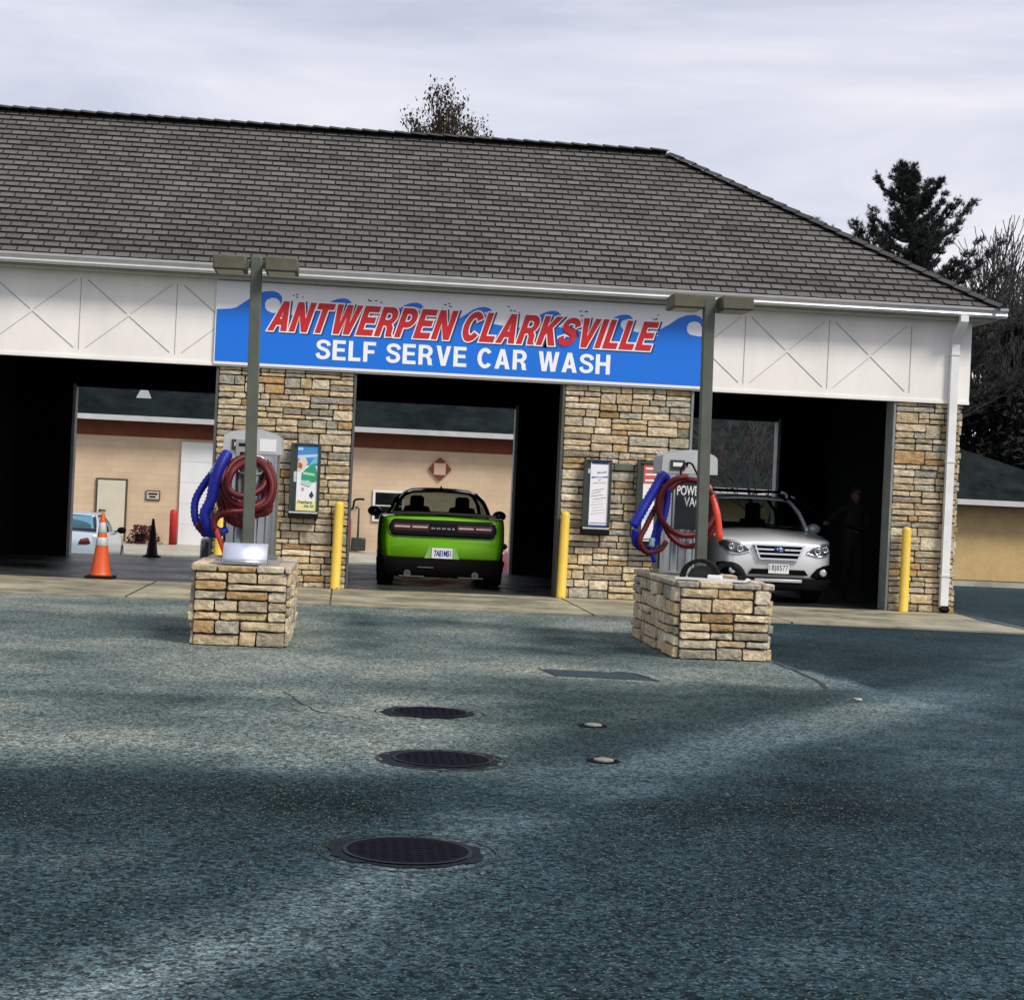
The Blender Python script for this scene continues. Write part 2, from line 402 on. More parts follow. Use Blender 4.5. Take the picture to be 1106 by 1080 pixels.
def asphalt():
    M = bpy.data.materials.new('asphalt'); M.use_nodes = True; nt = M.node_tree; N = nt.nodes; L = nt.links; b = N['Principled BSDF']
    b.inputs['Roughness'].default_value = .9; b.inputs['Specular IOR Level'].default_value = .06
    tc = N.new('ShaderNodeTexCoord'); a = N.new('ShaderNodeAttribute'); a.attribute_name = 'wear_shade'
    sp = N.new('ShaderNodeSeparateColor'); L.new(a.outputs['Color'], sp.inputs[0])
    n0 = N.new('ShaderNodeTexNoise'); n0.inputs['Scale'].default_value = 3.5; n0.inputs['Detail'].default_value = 8; n0.inputs['Roughness'].default_value = .7
    L.new(tc.outputs['Object'], n0.inputs[0])
    ad = N.new('ShaderNodeMath'); ad.operation = 'MULTIPLY_ADD'; ad.inputs[1].default_value = .35; L.new(n0.outputs[0], ad.inputs[0])
    sb = N.new('ShaderNodeMath'); sb.operation = 'SUBTRACT'; sb.inputs[1].default_value = .175; L.new(sp.outputs[0], sb.inputs[0]); L.new(sb.outputs[0], ad.inputs[2])
    cr = N.new('ShaderNodeValToRGB'); E = cr.color_ramp.elements
    E[0].position = 0; E[0].color = (.003, .009, .011, 1); E[1].position = 1; E[1].color = (.22, .265, .27, 1)
    e = E.new(.3); e.color = (.018, .037, .047, 1); e = E.new(.6); e.color = (.074, .113, .130, 1)
    L.new(ad.outputs[0], cr.inputs[0])
    # warm dust (green channel of the wear attribute)
    mw = N.new('ShaderNodeMix'); mw.data_type = 'RGBA'; mw.blend_type = 'MULTIPLY'; mw.inputs[7].default_value = (1.32, 1.13, .93, 1)
    L.new(sp.outputs[1], mw.inputs[0]); L.new(cr.outputs[0], mw.inputs[6])
    # aggregate
    vo = N.new('ShaderNodeTexVoronoi'); vo.inputs['Scale'].default_value = 135; L.new(tc.outputs['Object'], vo.inputs['Vector'])
    sc = N.new('ShaderNodeSeparateColor'); L.new(vo.outputs['Color'], sc.inputs[0])
    mr = N.new('ShaderNodeMapRange'); mr.inputs[1].default_value = 0; mr.inputs[2].default_value = 1; mr.inputs[3].default_value = .35; mr.inputs[4].default_value = 1.6
    L.new(sc.outputs[0], mr.inputs[0])
    m2 = N.new('ShaderNodeMix'); m2.data_type = 'RGBA'; m2.blend_type = 'MULTIPLY'; m2.inputs[0].default_value = 1
    L.new(mw.outputs[2], m2.inputs[6]); L.new(mr.outputs[0], m2.inputs[7])
    v2 = N.new('ShaderNodeTexVoronoi'); v2.inputs['Scale'].default_value = 55; L.new(tc.outputs['Object'], v2.inputs['Vector'])
    s2 = N.new('ShaderNodeSeparateColor'); L.new(v2.outputs['Color'], s2.inputs[0])
    r2_ = N.new('ShaderNodeMapRange'); r2_.inputs[3].default_value = .25; r2_.inputs[4].default_value = 1.8; L.new(s2.outputs[0], r2_.inputs[0])
    m2b = N.new('ShaderNodeMix'); m2b.data_type = 'RGBA'; m2b.blend_type = 'MULTIPLY'; m2b.inputs[0].default_value = 1
    L.new(m2.outputs[2], m2b.inputs[6]); L.new(r2_.outputs[0], m2b.inputs[7]); m2 = m2b
    # pale chips, more where the surface is not polished
    g = N.new('ShaderNodeMath'); g.operation = 'GREATER_THAN'; g.inputs[1].default_value = .965; L.new(sc.outputs[1], g.inputs[0])
    iv = N.new('ShaderNodeMapRange'); iv.inputs[1].default_value = .15; iv.inputs[2].default_value = .6; iv.inputs[3].default_value = .45; iv.inputs[4].default_value = .10
    L.new(sp.outputs[0], iv.inputs[0])
    gm = N.new('ShaderNodeMath'); gm.operation = 'MULTIPLY'; L.new(g.outputs[0], gm.inputs[0]); L.new(iv.outputs[0], gm.inputs[1])
    m3 = N.new('ShaderNodeMix'); m3.data_type = 'RGBA'; m3.inputs[7].default_value = (.26, .29, .29, 1)
    L.new(gm.outputs[0], m3.inputs[0]); L.new(m2.outputs[2], m3.inputs[6]); L.new(m3.outputs[2], b.inputs['Base Color'])
    bp = N.new('ShaderNodeBump'); bp.inputs['Strength'].default_value = .55; bp.inputs['Distance'].default_value = .006
    L.new(sc.outputs[2], bp.inputs['Height']); L.new(bp.outputs[0], b.inputs['Normal'])
    return M
def frange(a, b, s):
    n = int(round((b-a)/s)); return [a+(b-a)*i/n for i in range(n+1)]
def ground():
    xs = [-400,-200,-100,-50,-30,-20,-14,-10]+frange(-7, 11, .125)+[12,13,14,16,18,21,25,30,40,60,100,200,400]
    ys = [-150,-60,-20,-5,0,2]+frange(3, 12, .1)+frange(12.12, 25, .14)+[26,28,30,32]+frange(32.4,38,.4)+[40,43,44,45,46,48,50,55,60,80,120,200,400,800]
    me = bpy.data.meshes.new('ground'); nx = len(xs)
    V = [(x, y, zg(x, y)) for y in ys for x in xs]
    F = [(j*nx+i, j*nx+i+1, (j+1)*nx+i+1, (j+1)*nx+i) for j in range(len(ys)-1) for i in range(nx-1)]
    me.from_pydata(V, [], F)
    ca = me.color_attributes.new('wear_shade', 'FLOAT_COLOR', 'POINT')
    for i, (x, y, z) in enumerate(V):
        if -10 < x < 16 and 2 < y < 45:
            w = wear_shade(x, y); warm = .9*ssf(8.0, 9.8, y-1.1*ssf(.6, 3, x)*2.2)*(1-ssf(3.7, 4.3, x)) + .45*(1-ssf(-1.0,1.2,x))*(1-ssf(8.0,9.8,y)) + .25*ssf(19,21,y)*ssf(3.7,4.3,x)
        else: w = .34; warm = 0
        ca.data[i].color = (w, max(0, min(1, warm+.12*vn(x, y, .4, 3, 50))), 0, 1)
    me.materials.append(asphalt())
    for p in me.polygons: p.use_smooth = True
    o = bpy.data.objects.new('ground', me); COL.objects.link(o); struct(o, label='worn blue grey asphalt lot')
ground()

# concrete apron and bay floor
def concrete(name, c1, c2, rough=.8, sc=1.1):
    M = bpy.data.materials.new(name); M.use_nodes = True; nt = M.node_tree; N = nt.nodes; L = nt.links; b = N['Principled BSDF']
    tc = N.new('ShaderNodeTexCoord'); n = N.new('ShaderNodeTexNoise'); n.inputs['Scale'].default_value = sc; n.inputs['Detail'].default_value = 9; n.inputs['Roughness'].default_value = .7
    L.new(tc.outputs['Object'], n.inputs[0]); cr = N.new('ShaderNodeValToRGB'); E = cr.color_ramp.elements
    E[0].position = .35; E[0].color = (*c1, 1); E[1].position = .62; E[1].color = (*c2, 1); L.new(n.outputs[0], cr.inputs[0]); L.new(cr.outputs[0], b.inputs['Base Color'])
    mr = N.new('ShaderNodeMapRange'); mr.inputs[1].default_value = .35; mr.inputs[2].default_value = .6; mr.inputs[3].default_value = rough*.45; mr.inputs[4].default_value = rough
    L.new(n.outputs[0], mr.inputs[0]); L.new(mr.outputs[0], b.inputs['Roughness'])
    n2 = N.new('ShaderNodeTexNoise'); n2.inputs['Scale'].default_value = 60; L.new(tc.outputs['Object'], n2.inputs[0])
    bp = N.new('ShaderNodeBump'); bp.inputs['Strength'].default_value = .25; bp.inputs['Distance'].default_value = .01; L.new(n2.outputs[0], bp.inputs['Height']); L.new(bp.outputs[0], b.inputs['Normal'])
    return M
apM = concrete('apron_concrete', (.12, .12, .085), (.36, .33, .235))
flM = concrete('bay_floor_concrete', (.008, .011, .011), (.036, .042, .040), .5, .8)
wkM = concrete('walk_concrete', (.26, .25, .21), (.42, .40, .34))
mb = MB()
xsl = [-10.9, -7.5, -5.0, -2.55, -.12, 3.1, 5.6, 8.72]
for i in range(len(xsl)-1):
    a, b = xsl[i]+.012, xsl[i+1]-.012
    ex = -.0 if i < len(xsl)-2 else -.3
    ya, yb = 20.85, 20.85
    mb.poly([(a, ya, .02), (b, yb+ex, .02), (b, 22.7, .02), (a, 22.7, .02)])
    mb.poly([(a, ya, -.05), (b, yb+ex, -.05), (b, yb+ex, .02), (a, ya, .02)])
    mb.poly([(a, 22.72, .02), (b, 22.72, .02), (b+ (.2 if i == len(xsl)-2 else 0), 24.25, .02), (a, 24.25, .02)])
mb.poly([(8.72, 20.55, .02), (8.92, 24.25, .02), (8.92, 24.25, -.05), (8.72, 20.55, -.05)])
struct(mb.build('apron', apM), label='pale stained concrete apron before the wash bays')
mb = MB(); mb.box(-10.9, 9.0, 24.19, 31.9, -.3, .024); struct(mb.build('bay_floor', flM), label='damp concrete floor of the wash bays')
mb = MB(); mb.box(-16, 8.6, 46, 54.2, -1.2, -.53); struct(mb.build('pavement', wkM), label='pale concrete walk along the tan building behind')
mb = MB(); mb.box(8.8, 40, 48.6, 50.2, -1.2, -.46); mb2 = mb
struct(mb.build('grass_verge', mat('verge_grass', (.05, .07, .02), .95, noise_amt=.5, nscale=3)), label='thin strip of grass at the foot of the right building')
mb = MB(); mb.box(8.8, 40, 48.35, 48.58, -1.2, -.44); struct(mb.build('kerb', wkM))

# ------------------------------------------------------------------ stone veneer
STONE = [(.56,.45,.28),(.64,.54,.37),(.50,.43,.30),(.58,.44,.24),(.40,.37,.28),(.68,.59,.43),(.56,.45,.29),(.33,.30,.22),(.62,.50,.30),(.47,.31,.14),(.70,.61,.46),(.60,.49,.33),(.66,.55,.38),(.44,.41,.34),(.60,.50,.36)]
def veneer(mb, O, U, W_, H_, Nn, seed, dark=1.0):
    R = random.Random(seed); O = Vector(O); U = Vector(U); Nn = Vector(Nn); Z = Vector((0,0,1))
    def stone(u0, u1, z0, z1):
        if u1-u0 < .03: return
        g = .004; u0 += g; u1 -= g; z0 += g; z1 -= g
        c = R.choice(STONE); k = R.uniform(.68, 1.08)*dark; g_ = R.uniform(.92, 1.05)
        mb.col = (c[0]*k, c[1]*k*g_**.5, c[2]*k*g_)
        j = lambda: R.uniform(-.008, .008)
        base = [(u0, z0), (u1, z0), (u1, z1), (u0, z1)]; wd_, ht_ = u1-u0, z1-z0
        d = R.uniform(.020, .052); ins = .0015
        outl = []
        for q, (a, b_) in enumerate(base):
            sx_ = 1 if q in (0, 3) else -1; sz_ = 1 if q < 2 else -1
            cu = min(wd_*.2, R.uniform(.005, .026)); cz_ = min(ht_*.2, R.uniform(.004, .014))
            p1 = (a+sx_*ins, b_+sz_*(ins+cz_)); p2 = (a+sx_*(ins+cu), b_+sz_*ins)
            outl += [p1, p2] if q in (0, 2) else [p2, p1]
        outl = [(a+R.uniform(-.004,.004), b_+R.uniform(-.004,.004)) for a, b_ in outl]
        if wd_ > .16:   # an irregular mid point on the long edges
            outl.insert(6, ((u0+u1)/2+j()*2, z1-ins-abs(j()))); outl.insert(2, ((u0+u1)/2+j()*2, z0+ins+abs(j())))
        bi = [mb.vert(O+U*a+Z*b_) for a, b_ in outl]
        jj = [(a+(.5*(u0+u1)-a)*.03, b_+(.5*(z0+z1)-b_)*.08, d+R.uniform(-.006, .004)) for a, b_ in outl]
        fi = [mb.vert(O+U*a+Z*b_+Nn*e) for a, b_, e in jj]
        ci = mb.vert(O+U*((u0+u1)/2+j()*3)+Z*((z0+z1)/2+j())+Nn*(d+.004)); K_ = len(outl)
        for q in range(K_):
            r_ = (q+1) % K_
            mb.face((bi[q], bi[r_], fi[r_], fi[q])); mb.face((fi[q], fi[r_], ci))
    def split_u(u0, u1, z0, z1, mn):
        if u1-u0 > .62 or (u1-u0 > 2.2*mn and R.random() < .55):
            t = u0+(u1-u0)*R.uniform(.35, .65); split_u(u0, t, z0, z1, mn); split_u(t, u1, z0, z1, mn)
        else: stone(u0, u1, z0, z1)
    z = 0
    while z < H_-.01:
        h = R.uniform(.15, .27)
        if z+h > H_-.08: h = H_-z
        u = 0
        while u < W_-.001:
            w = R.uniform(.22, .75)
            if u+w > W_-.14: w = W_-u
            r = R.random()
            if r < .22 and w < .55 and h < .22: stone(u, u+w, z, z+h)
            elif h > .23 and r < .55:
                t1 = z+h*R.uniform(.28, .38); t2 = z+h*R.uniform(.62, .72)
                for a, b_ in ((z, t1), (t1, t2), (t2, z+h)): split_u(u, u+w, a, b_, .17)
            else:
                t1 = z+h*R.uniform(.36, .64)
                for a, b_ in ((z, t1), (t1, z+h)): split_u(u, u+w, a, b_, .15)
            u += w
        z += h
    mb.col = (1,1,1)

# ------------------------------------------------------------------ the car wash building
Y0, Y1, HH = 24.19, 30.96, 3.06
FRONT_OPEN = [(-9.96, -6.95), (-5.30, -1.82), (.06, 3.05), (4.87, 7.88)]
XL, XR = -10.62, 8.84
wash = thing('car_wash_building', 'long car wash with grey hip roof, white panelled header and stone piers around open bays', 'building', (0, Y0, 0))
def wb(mb, name, ms, smooth=False, bevel=0): 
    o = mb.build(name, ms, wash, smooth, None, bevel); o.location = (0, -Y0, 0); return o
edges = [XL]+[e for o_ in FRONT_OPEN for e in o_]+[XR]
piers = [(edges[i], edges[i+1]) for i in range(0, len(edges), 2)]
for k, (a, b) in enumerate(piers):
    mb = MB(); last = k == len(piers)-1; first = k == 0
    mb.mi = 1; mb.col = (.045, .038, .028)
    mb.box(a, b, Y0, Y0+.28, .021, HH-.002)
    mb.mi = 0
    veneer(mb, (a, Y0, .02), (1,0,0), b-a, HH-.03, (0,-1,0), 100+k)
    if last: veneer(mb, (b, Y0-.01, .02), (0,1,0), 1.2, HH-.03, (1,0,0), 77)
    wb(mb, 'stone_pier', [stoneM, mortarM])
# rear wall piers
mb = MB(); mb.col = (1,1,1)
for a, b in ((XL, -9.66), (-6.65, -4.83), (-1.82, .06), (3.05, 4.87), (7.88, XR)): mb.box(a, b, Y1-.2, Y1, .02, HH)
mb.box(XL, XR, Y1-.201, Y1-.001, HH+.001, 4.3)
mb.box(XL, XL+.15, Y0+.282, Y1-.202, .02, 4.3); 
mb.box(-5.8, -5.68, Y0+.282, Y1-.202, .02, 4.3); mb.box(-.95, -.83, Y0+.282, Y1-.202, .02, 4.3); mb.box(3.9, 4.02, Y0+.282, Y1-.202, .02, 4.3)
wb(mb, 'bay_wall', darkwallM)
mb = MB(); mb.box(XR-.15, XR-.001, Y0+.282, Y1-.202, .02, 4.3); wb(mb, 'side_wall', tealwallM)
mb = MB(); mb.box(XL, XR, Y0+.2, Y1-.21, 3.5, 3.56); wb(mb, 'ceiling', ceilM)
# jamb trims
for a, b in FRONT_OPEN:
    for x, s in ((a, 1), (b, -1)):
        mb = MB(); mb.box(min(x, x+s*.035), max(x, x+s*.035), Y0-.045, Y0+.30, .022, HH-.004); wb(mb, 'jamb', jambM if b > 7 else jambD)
for a, b in ((-9.66, -6.65), (-4.83, -1.82), (.06, 3.05), (4.87, 7.88)):
    for x, s in ((a, 1), (b, -1)):
        mb = MB(); mb.box(min(x, x+s*.05), max(x, x+s*.05), Y1-.23, Y1+.03, .022, HH-.004); wb(mb, 'rear_jamb', jambL)
    mb = MB(); mb.box(a+.05, b-.05, Y1-.23, Y1+.03, HH-.05, HH-.004); wb(mb, 'rear_head', darkwallM)
# header panel
mb = MB(); mb.box(XL-.11, 8.95, Y0-.06, Y0+.22, HH, 4.249)
mb.box(XR+.001, 8.949, Y0+.221, Y1, HH, 4.249)
mb.box(XL-.112, 8.952, Y0-.075, Y0-.061, HH-.01, HH+.035)
hdr = wb(mb, 'header_panel', whiteM)
yy = Y0-.0605
def groove(x0, z0, x1, z1, w=.011):
    d = Vector((x1-x0, 0, z1-z0)); n = Vector((-d.z, 0, d.x)).normalized()*w/2
    p = [Vector((x0, yy, z0))+n, Vector((x0, yy, z0))-n, Vector((x1, yy, z1))-n, Vector((x1, yy, z1))+n]
    mb.prism(p, (0,-1,0), .004)
def xpanel(a, b):
    global mb
    mb = MB()
    groove(a+.09, 4.14, (a+b)/2-.02, 3.70); groove((a+b)/2+.01, 3.67, b-.07, 3.20); groove(a+.09, 3.20, (a+b)/2, 3.66, .006); groove((a+b)/2+.03, 3.70, b-.07, 4.14, .006)
    wb(mb, 'cross_batten', grooveM); mb = MB(); groove(b, 3.18, b, 4.16, .008); wb(mb, 'seam_batten', grooveM)
ll = -2.44
for k in range(6): xpanel(ll-1.31*(k+1), ll-1.31*k)
xpanel(ll, ll+1.31)
for a, b in ((4.36, 5.60), (5.60, 6.83), (6.83, 8.05)): xpanel(a, b)
# gutter, fascia, soffit
EY, EZ = Y0-.45, 4.42
XE = 9.27; XEL = XL-.43; YB = 31.42
mb = MB(); mb.box(XEL+.06, XE-.06, EY+.10, EY+.13, 4.27, 4.40); mb.box(XEL+.08, XE-.08, EY+.131, Y0+.2, 4.25, 4.268)
mb.box(8.951, XE-.08, Y0+.201, YB-.1, 4.25, 4.268); mb.box(XE-.09, XE-.06, EY+.131, YB-.1, 4.27, 4.40)
wb(mb, 'soffit', soffitM)
def gutter(mb, A, D, N_, L_):
    A = Vector(A); D = Vector(D); N_ = Vector(N_)
    prof = [(0, -.005), (.005, -.13), (.075, -.135), (.10, -.10), (.085, -.07), (.125, -.03), (.13, 0), (.115, .004), (.11, -.02), (.02, -.02), (.015, .0)]
    a = [mb.vert(A+N_*p+Vector((0,0,q))) for p, q in prof]; b = [mb.vert(A+D*L_+N_*p+Vector((0,0,q))) for p, q in prof]
    for i in range(len(prof)-1): mb.face((a[i], a[i+1], b[i+1], b[i]))
    mb.face(a); mb.face(list(reversed(b)))
mb = MB(); gutter(mb, (XEL, EY+.09, 4.42), (1,0,0), (0,-1,0), XE-XEL+.05); wb(mb, 'gutter', gutterM)
mb = MB(); gutter(mb, (XE-.08, EY+.1, 4.42), (0,1,0), (1,0,0), YB-EY-.1); wb(mb, 'gutter', gutterM)
# downspout
mb = MB()
def rtube(pts, w=.085, d=.06):
    P = [Vector(p) for p in pts]
    for i in range(len(P)-1):
        pass
    rings = []
    for i, p in enumerate(P):
        t = (P[min(i+1, len(P)-1)]-P[max(i-1, 0)]).normalized(); X = Vector((1,0,0)); n = t.cross(X).normalized()
        rings.append([mb.vert(p+X*a*w/2+n*b_*d/2) for a, b_ in ((-1,-1),(1,-1),(1,1),(-1,1))])
    for i in range(len(rings)-1):
        for k in range(4): mb.face((rings[i][k], rings[i][(k+1)%4], rings[i+1][(k+1)%4], rings[i+1][k]))
    mb.face(rings[0]); mb.face(rings[-1])
xd = 8.69
rtube([(xd,EY+.03,4.30),(xd,EY+.03,4.22),(xd,EY+.07,4.17),(xd,Y0-.16,3.98),(xd,Y0-.115,3.92),(xd,Y0-.115,3.80),(xd,Y0-.115,.10)], .115, .08)
mb.box(xd-.064, xd+.064, Y0-.165, Y0-.063, 2.2, 2.235); mb.box(xd-.064, xd+.064, Y0-.165, Y0-.063, .55, .585); mb.box(xd-.064, xd+.064, Y0-.165, Y0-.063, 3.75, 3.785)
wb(mb, 'downspout', mat('downspout_paint', (.74, .75, .76), .4, noise_amt=.1, nscale=5))
mb = MB(); rtube([(xd,Y0-.115,.11),(xd+.02,Y0-.14,.05)], .12, .09); wb(mb, 'downspout_shoe', rubberM)

# shingled roof
RZ, RY, RXR, RXL = 7.11, 27.58, 4.97, -6.75
def roof_face(mb, A, U, S_, L_, SL, leftrun, rightrun, seed):
    """A eave corner, U unit along eave, S_ unit up slope, L_ eave length, SL slope length; runs = how far edges move in at the top"""
    R = random.Random(seed); A = Vector(A); U = Vector(U); S_ = Vector(S_).normalized(); Nn = U.cross(S_).normalized()
    rows = 26; ex = SL/rows
    mb.mi = 1; mb.col = (.008, .008, .009)
    mb.poly([A, A+U*L_, A+U*(L_-rightrun)+S_*SL, A+U*leftrun+S_*SL]); mb.mi = 0
    for r in range(rows):
        s0, s1 = r*ex, (r+1)*ex-.0; g = .024
        la0, la1 = leftrun*s0/SL, leftrun*s1/SL; rb0, rb1 = L_-rightrun*s0/SL, L_-rightrun*s1/SL
        u = math.floor(la0/.216-1)*.216-(.108 if r % 2 else 0)+R.uniform(-.006, .006)
        rowk = R.uniform(.93, 1.07)
        while u < rb0:
            w = .216; a0, a1 = u+g*.42+R.uniform(-.002, .002), u+w-g*.42+R.uniform(-.002, .002)
            b0, c0 = max(a0, la0), min(a1, rb0); b1, c1 = max(a0, la1), min(a1, rb1)
            if c0-b0 > .02 and c1 > b1-.001:
                k = R.uniform(.098, .138)*rowk*(1+.18*noise.noise((A+U*u+S_*s0)*.55)+.12*noise.noise((A+U*u+S_*s0)*2.1)); h = R.uniform(-.004, .006)
                if R.random() < .08: k *= .8
                mb.col = (k*1.02, k*(.99+h), k*(.94+h*2))
                hgt = .016+R.uniform(-.003, .003); e0 = s0+g*.8+R.uniform(-.004, .004)
                P = [A+U*b0+S_*e0+Nn*hgt, A+U*c0+S_*e0+Nn*hgt, A+U*c1+S_*(s1-g*1.2)+Nn*.006, A+U*b1+S_*(s1-g*1.2)+Nn*.006]
                q = [mb.vert(p) for p in P]; mb.face(q)
                lo = [mb.vert(P[0]-Nn*hgt*.9), mb.vert(P[1]-Nn*hgt*.9)]
                mb.col = (.006, .006, .006); mb.face((lo[0], lo[1], q[1], q[0]))
            u += w
SLN = math.hypot(RY-EY, RZ-EZ)
mb = MB()
roof_face(mb, (XEL, EY, EZ), (1,0,0), (0, RY-EY, RZ-EZ), XE-XEL, SLN, RXL-XEL, XE-RXR, 1)
roof_face(mb, (XE, EY, EZ), (0,1,0), (RXR-XE, 0, RZ-EZ), YB-EY, math.hypot(XE-RXR, RZ-EZ), RY-EY, YB-RY, 2)
roof_face(mb, (XEL, YB, EZ), (0,-1,0), (RXL-XEL, 0, RZ-EZ), YB-EY, math.hypot(RXL-XEL, RZ-EZ), YB-RY, RY-EY, 3)
mb.mi = 0; mb.col = (.08, .08, .078); mb.poly([(XE, YB, EZ), (XEL, YB, EZ), (RXL, RY, RZ), (RXR, RY, RZ)])
def caps(P, Q, w=.15, seed=5, st=.26):
    R = random.Random(seed); P = Vector(P); Q = Vector(Q); d = (Q-P); n = int(d.length/st); t = d.normalized()
    side = t.cross(Vector((0,0,1))).normalized()
    for i in range(n):
        a = P+t*(i*st); b = P+t*((i+1)*st+.03); k = R.uniform(.045, .07); mb.col = (k, k*1.03, k*1.03)
        up0 = Vector((0,0,.055)); up1 = Vector((0,0,.035)); dn = Vector((0,0,-.055 if abs(t.z) < .2 else -.05))
        v = [mb.vert(a+side*w+dn+up0), mb.vert(a+up0*1.15), mb.vert(a-side*w+dn+up0), mb.vert(b+side*w+dn+up1), mb.vert(b+up1*1.15), mb.vert(b-side*w+dn+up1)]
        mb.face((v[0], v[1], v[4], v[3])); mb.face((v[1], v[2], v[5], v[4]))
        mb.col = (.015, .015, .015)
        lo = [mb.vert(a+side*w+dn), mb.vert(a), mb.vert(a-side*w+dn)]
        mb.face((lo[0], lo[1], v[1], v[0])); mb.face((lo[1], lo[2], v[2], v[1]))
caps((XE-.02, EY+.02, EZ+.01), (RXR, RY, RZ+.01)); caps((XEL+.02, EY+.02, EZ+.01), (RXL, RY, RZ+.01)); caps((RXL, RY, RZ+.03), (RXR+.12, RY, RZ+.03), .17, 6)
mb.col = (1,1,1)
rf = wb(mb, 'roof', [shingleM, shingleBack])
mb = MB(); mb.box(XEL+.02, XE-.02, EY-.005, EY+.03, 4.395, 4.425); wb(mb, 'drip_edge', shingleBack)

# ------------------------------------------------------------------ the big sign
sign = thing('car_wash_sign', 'long blue and white car wash sign with wave crests and red lettering on the header', 'sign', (0, Y0-.08, 0))
SY = Y0-.08
def sb(mb, name, ms): o = mb.build(name, ms, sign); o.location = (0, -SY, 0); return o
SX0, SX1, SZ0, SZ1 = -1.90, 5.02, 3.075, 4.235
mb = MB(); mb.box(SX0, SX1, SY-.02, SY, SZ0, SZ1); sb(mb, 'sign_board', signW)
def wave_outline():
    pts = [(SX0+.015, 3.115), (SX0+.015, 3.83), (-1.70, 3.85), (-1.62, 3.87)]
    crests = [(-1.13, 4.125, 1.15)]+[(x, z, .85) for x, z in ((-.13, 4.08), (.88, 4.075), (1.85, 4.07), (2.83, 4.07), (3.86, 4.075))]+[(4.84, 4.125, 1.15)]
    shp = [(-.30,-.13),(-.20,-.055),(-.10,-.012),(0,0),(.07,-.015),(.115,-.06),(.12,-.12),(.105,-.155),(.085,-.11),(.05,-.085),(0,-.08),(-.06,-.105),(-.085,-.15),(-.08,-.205),(-.045,-.245),(.01,-.265),(.07,-.262)]
    for i, (x, z, k) in enumerate(crests):
        if i == len(crests)-1:
            for a, b in ((-.45,-.22),)+tuple(shp[:15]): pts.append((x+a*k, z+b*k))
            pts += [(x+.02, 3.83), (x+.1, 3.822), (SX1-.02, 3.85)]
            break
        pts += [(x+a*k, z+b*k) for a, b in shp]
        nx = crests[i+1][0]; pts.append(((x+nx)/2-.02, 3.79))
    pts.append((SX1-.02, 3.115))
    return pts
mb = MB(); mb.prism([(x, SY-.021, z) for x, z in wave_outline()], (0,-1,0), .003); sb(mb, 'wave_graphic', blueM)
R = random.Random(3)
for xc in (-.72, .32, 1.3, 2.25, 3.2, 4.25, 4.90):
    for q in range(4):
        mb = MB()
        x = xc+R.uniform(-.12, .10); z = 4.05+R.uniform(-.04, .045); w = R.uniform(.012, .03)
        if x+w > SX1-.01: continue
        mb.prism([(x-w, SY-.021, z), (x, SY-.021, z-.010), (x+w, SY-.021, z-.004), (x, SY-.021, z+.012)], (0,-1,0), .002)
        sb(mb, 'spray_mark', navyM)
T1 = 'ANTWERPEN CLARKSVILLE'
def st(name, s, x0, x1, z0, z1, y, m_, **k): o = glyph_text(name, s, x0, x1, z0, z1, y, m_, sign, **k); o.location = (0, -SY, 0); return o
st('lettering_shadow', T1, -1.17+.02, 4.34+.02, 3.585-.012, 3.985-.012, SY-.027, navyM, shear=.30, grow_=.075, gap=.13)
st('lettering_outline', T1, -1.17, 4.34, 3.585, 3.985, SY-.031, txtW, shear=.30, grow_=.07, gap=.13)
st('lettering', T1, -1.17, 4.34, 3.585, 3.985, SY-.036, redM, shear=.30, grow_=.018, gap=.13)
st('lettering_small', 'SELF SERVE CAR WASH', -.49, 3.66, 3.21, 3.49, SY-.028, txtW, gap=.135, space=.42)

# ------------------------------------------------------------------ bollards
def bollard(x, y, label, h=1.22, lean=0):
    mb = MB(); mb.lathe([(.075, 0), (.068, .01), (.066, h-.05), (.058, h-.015), (.035, h), (.001, h+.004)], n=20)
    o = mb.build('bollard', yellowM, None, True); o.location = (x, y, .02); o.rotation_euler = (0, rad(lean), 0)
    tag(o, label, 'bollard', 'yellow pipe bollards at the bay corners')
bollard(-1.70, 24.0, 'yellow pipe bollard half hidden behind the left vacuum island')
bollard(-.08, 24.02, 'yellow pipe bollard beside the colourful poster box on the middle left pier', lean=.6)
bollard(3.10, 24.02, 'yellow pipe bollard between the green coupe and the white poster box', lean=.6)
bollard(8.07, 24.0, 'yellow pipe bollard on the corner pier by the white downspout')

# ------------------------------------------------------------------ traffic cones
def cone(name, x, y, z, h, body, label, band=True):
    t = thing(name, label, 'traffic cone', (x, y, z)); k = h/.92
    mb = MB(); mb.box(-.2*k, .2*k, -.2*k, .2*k, 0, .035*k); mb.build('base', rubberM, t, bevel=.008)
    r = lambda q: (.145-.118*q)*k
    mb = MB(); mb.lathe([(.165*k, .036*k), (.148*k, .06*k), (r(.1), .1*h), (r(.5), .5*h), (r(.97), .97*h), (.02*k, h), (.001, h)], n=28); mb.build('body', body, t, True)
    if band:
        for a, b in ((.50, .63), (.70, .86)):
            mb = MB(); mb.lathe([(r(a)+.002, a*h), (r(a)+.004, a*h+.002), (r(b)+.004, b*h-.002), (r(b)+.002, b*h)], n=28); mb.build('reflective_band', reflM, t, True)
    else:
        mb = MB(); a, b = .55, .72; mb.lathe([(r(a)+.002, a*h), (r(a)+.004, a*h+.002), (r(b)+.004, b*h-.002), (r(b)+.002, b*h)], n=28); mb.build('shaded_band', mat('shaded_band', (.035, .02, .02), .7), t, True)  # band of the far cone, shade painted into its colour
cone('traffic_cone', -3.34, 24.34, .024, .90, orangeM, 'orange traffic cone with pale reflective bands at the left bay mouth')
cone('traffic_cone', -3.44, 31.62, .024, .70, coneShadeM, 'traffic cone with shade painted into its dark colour at the far side of the left bay', False)

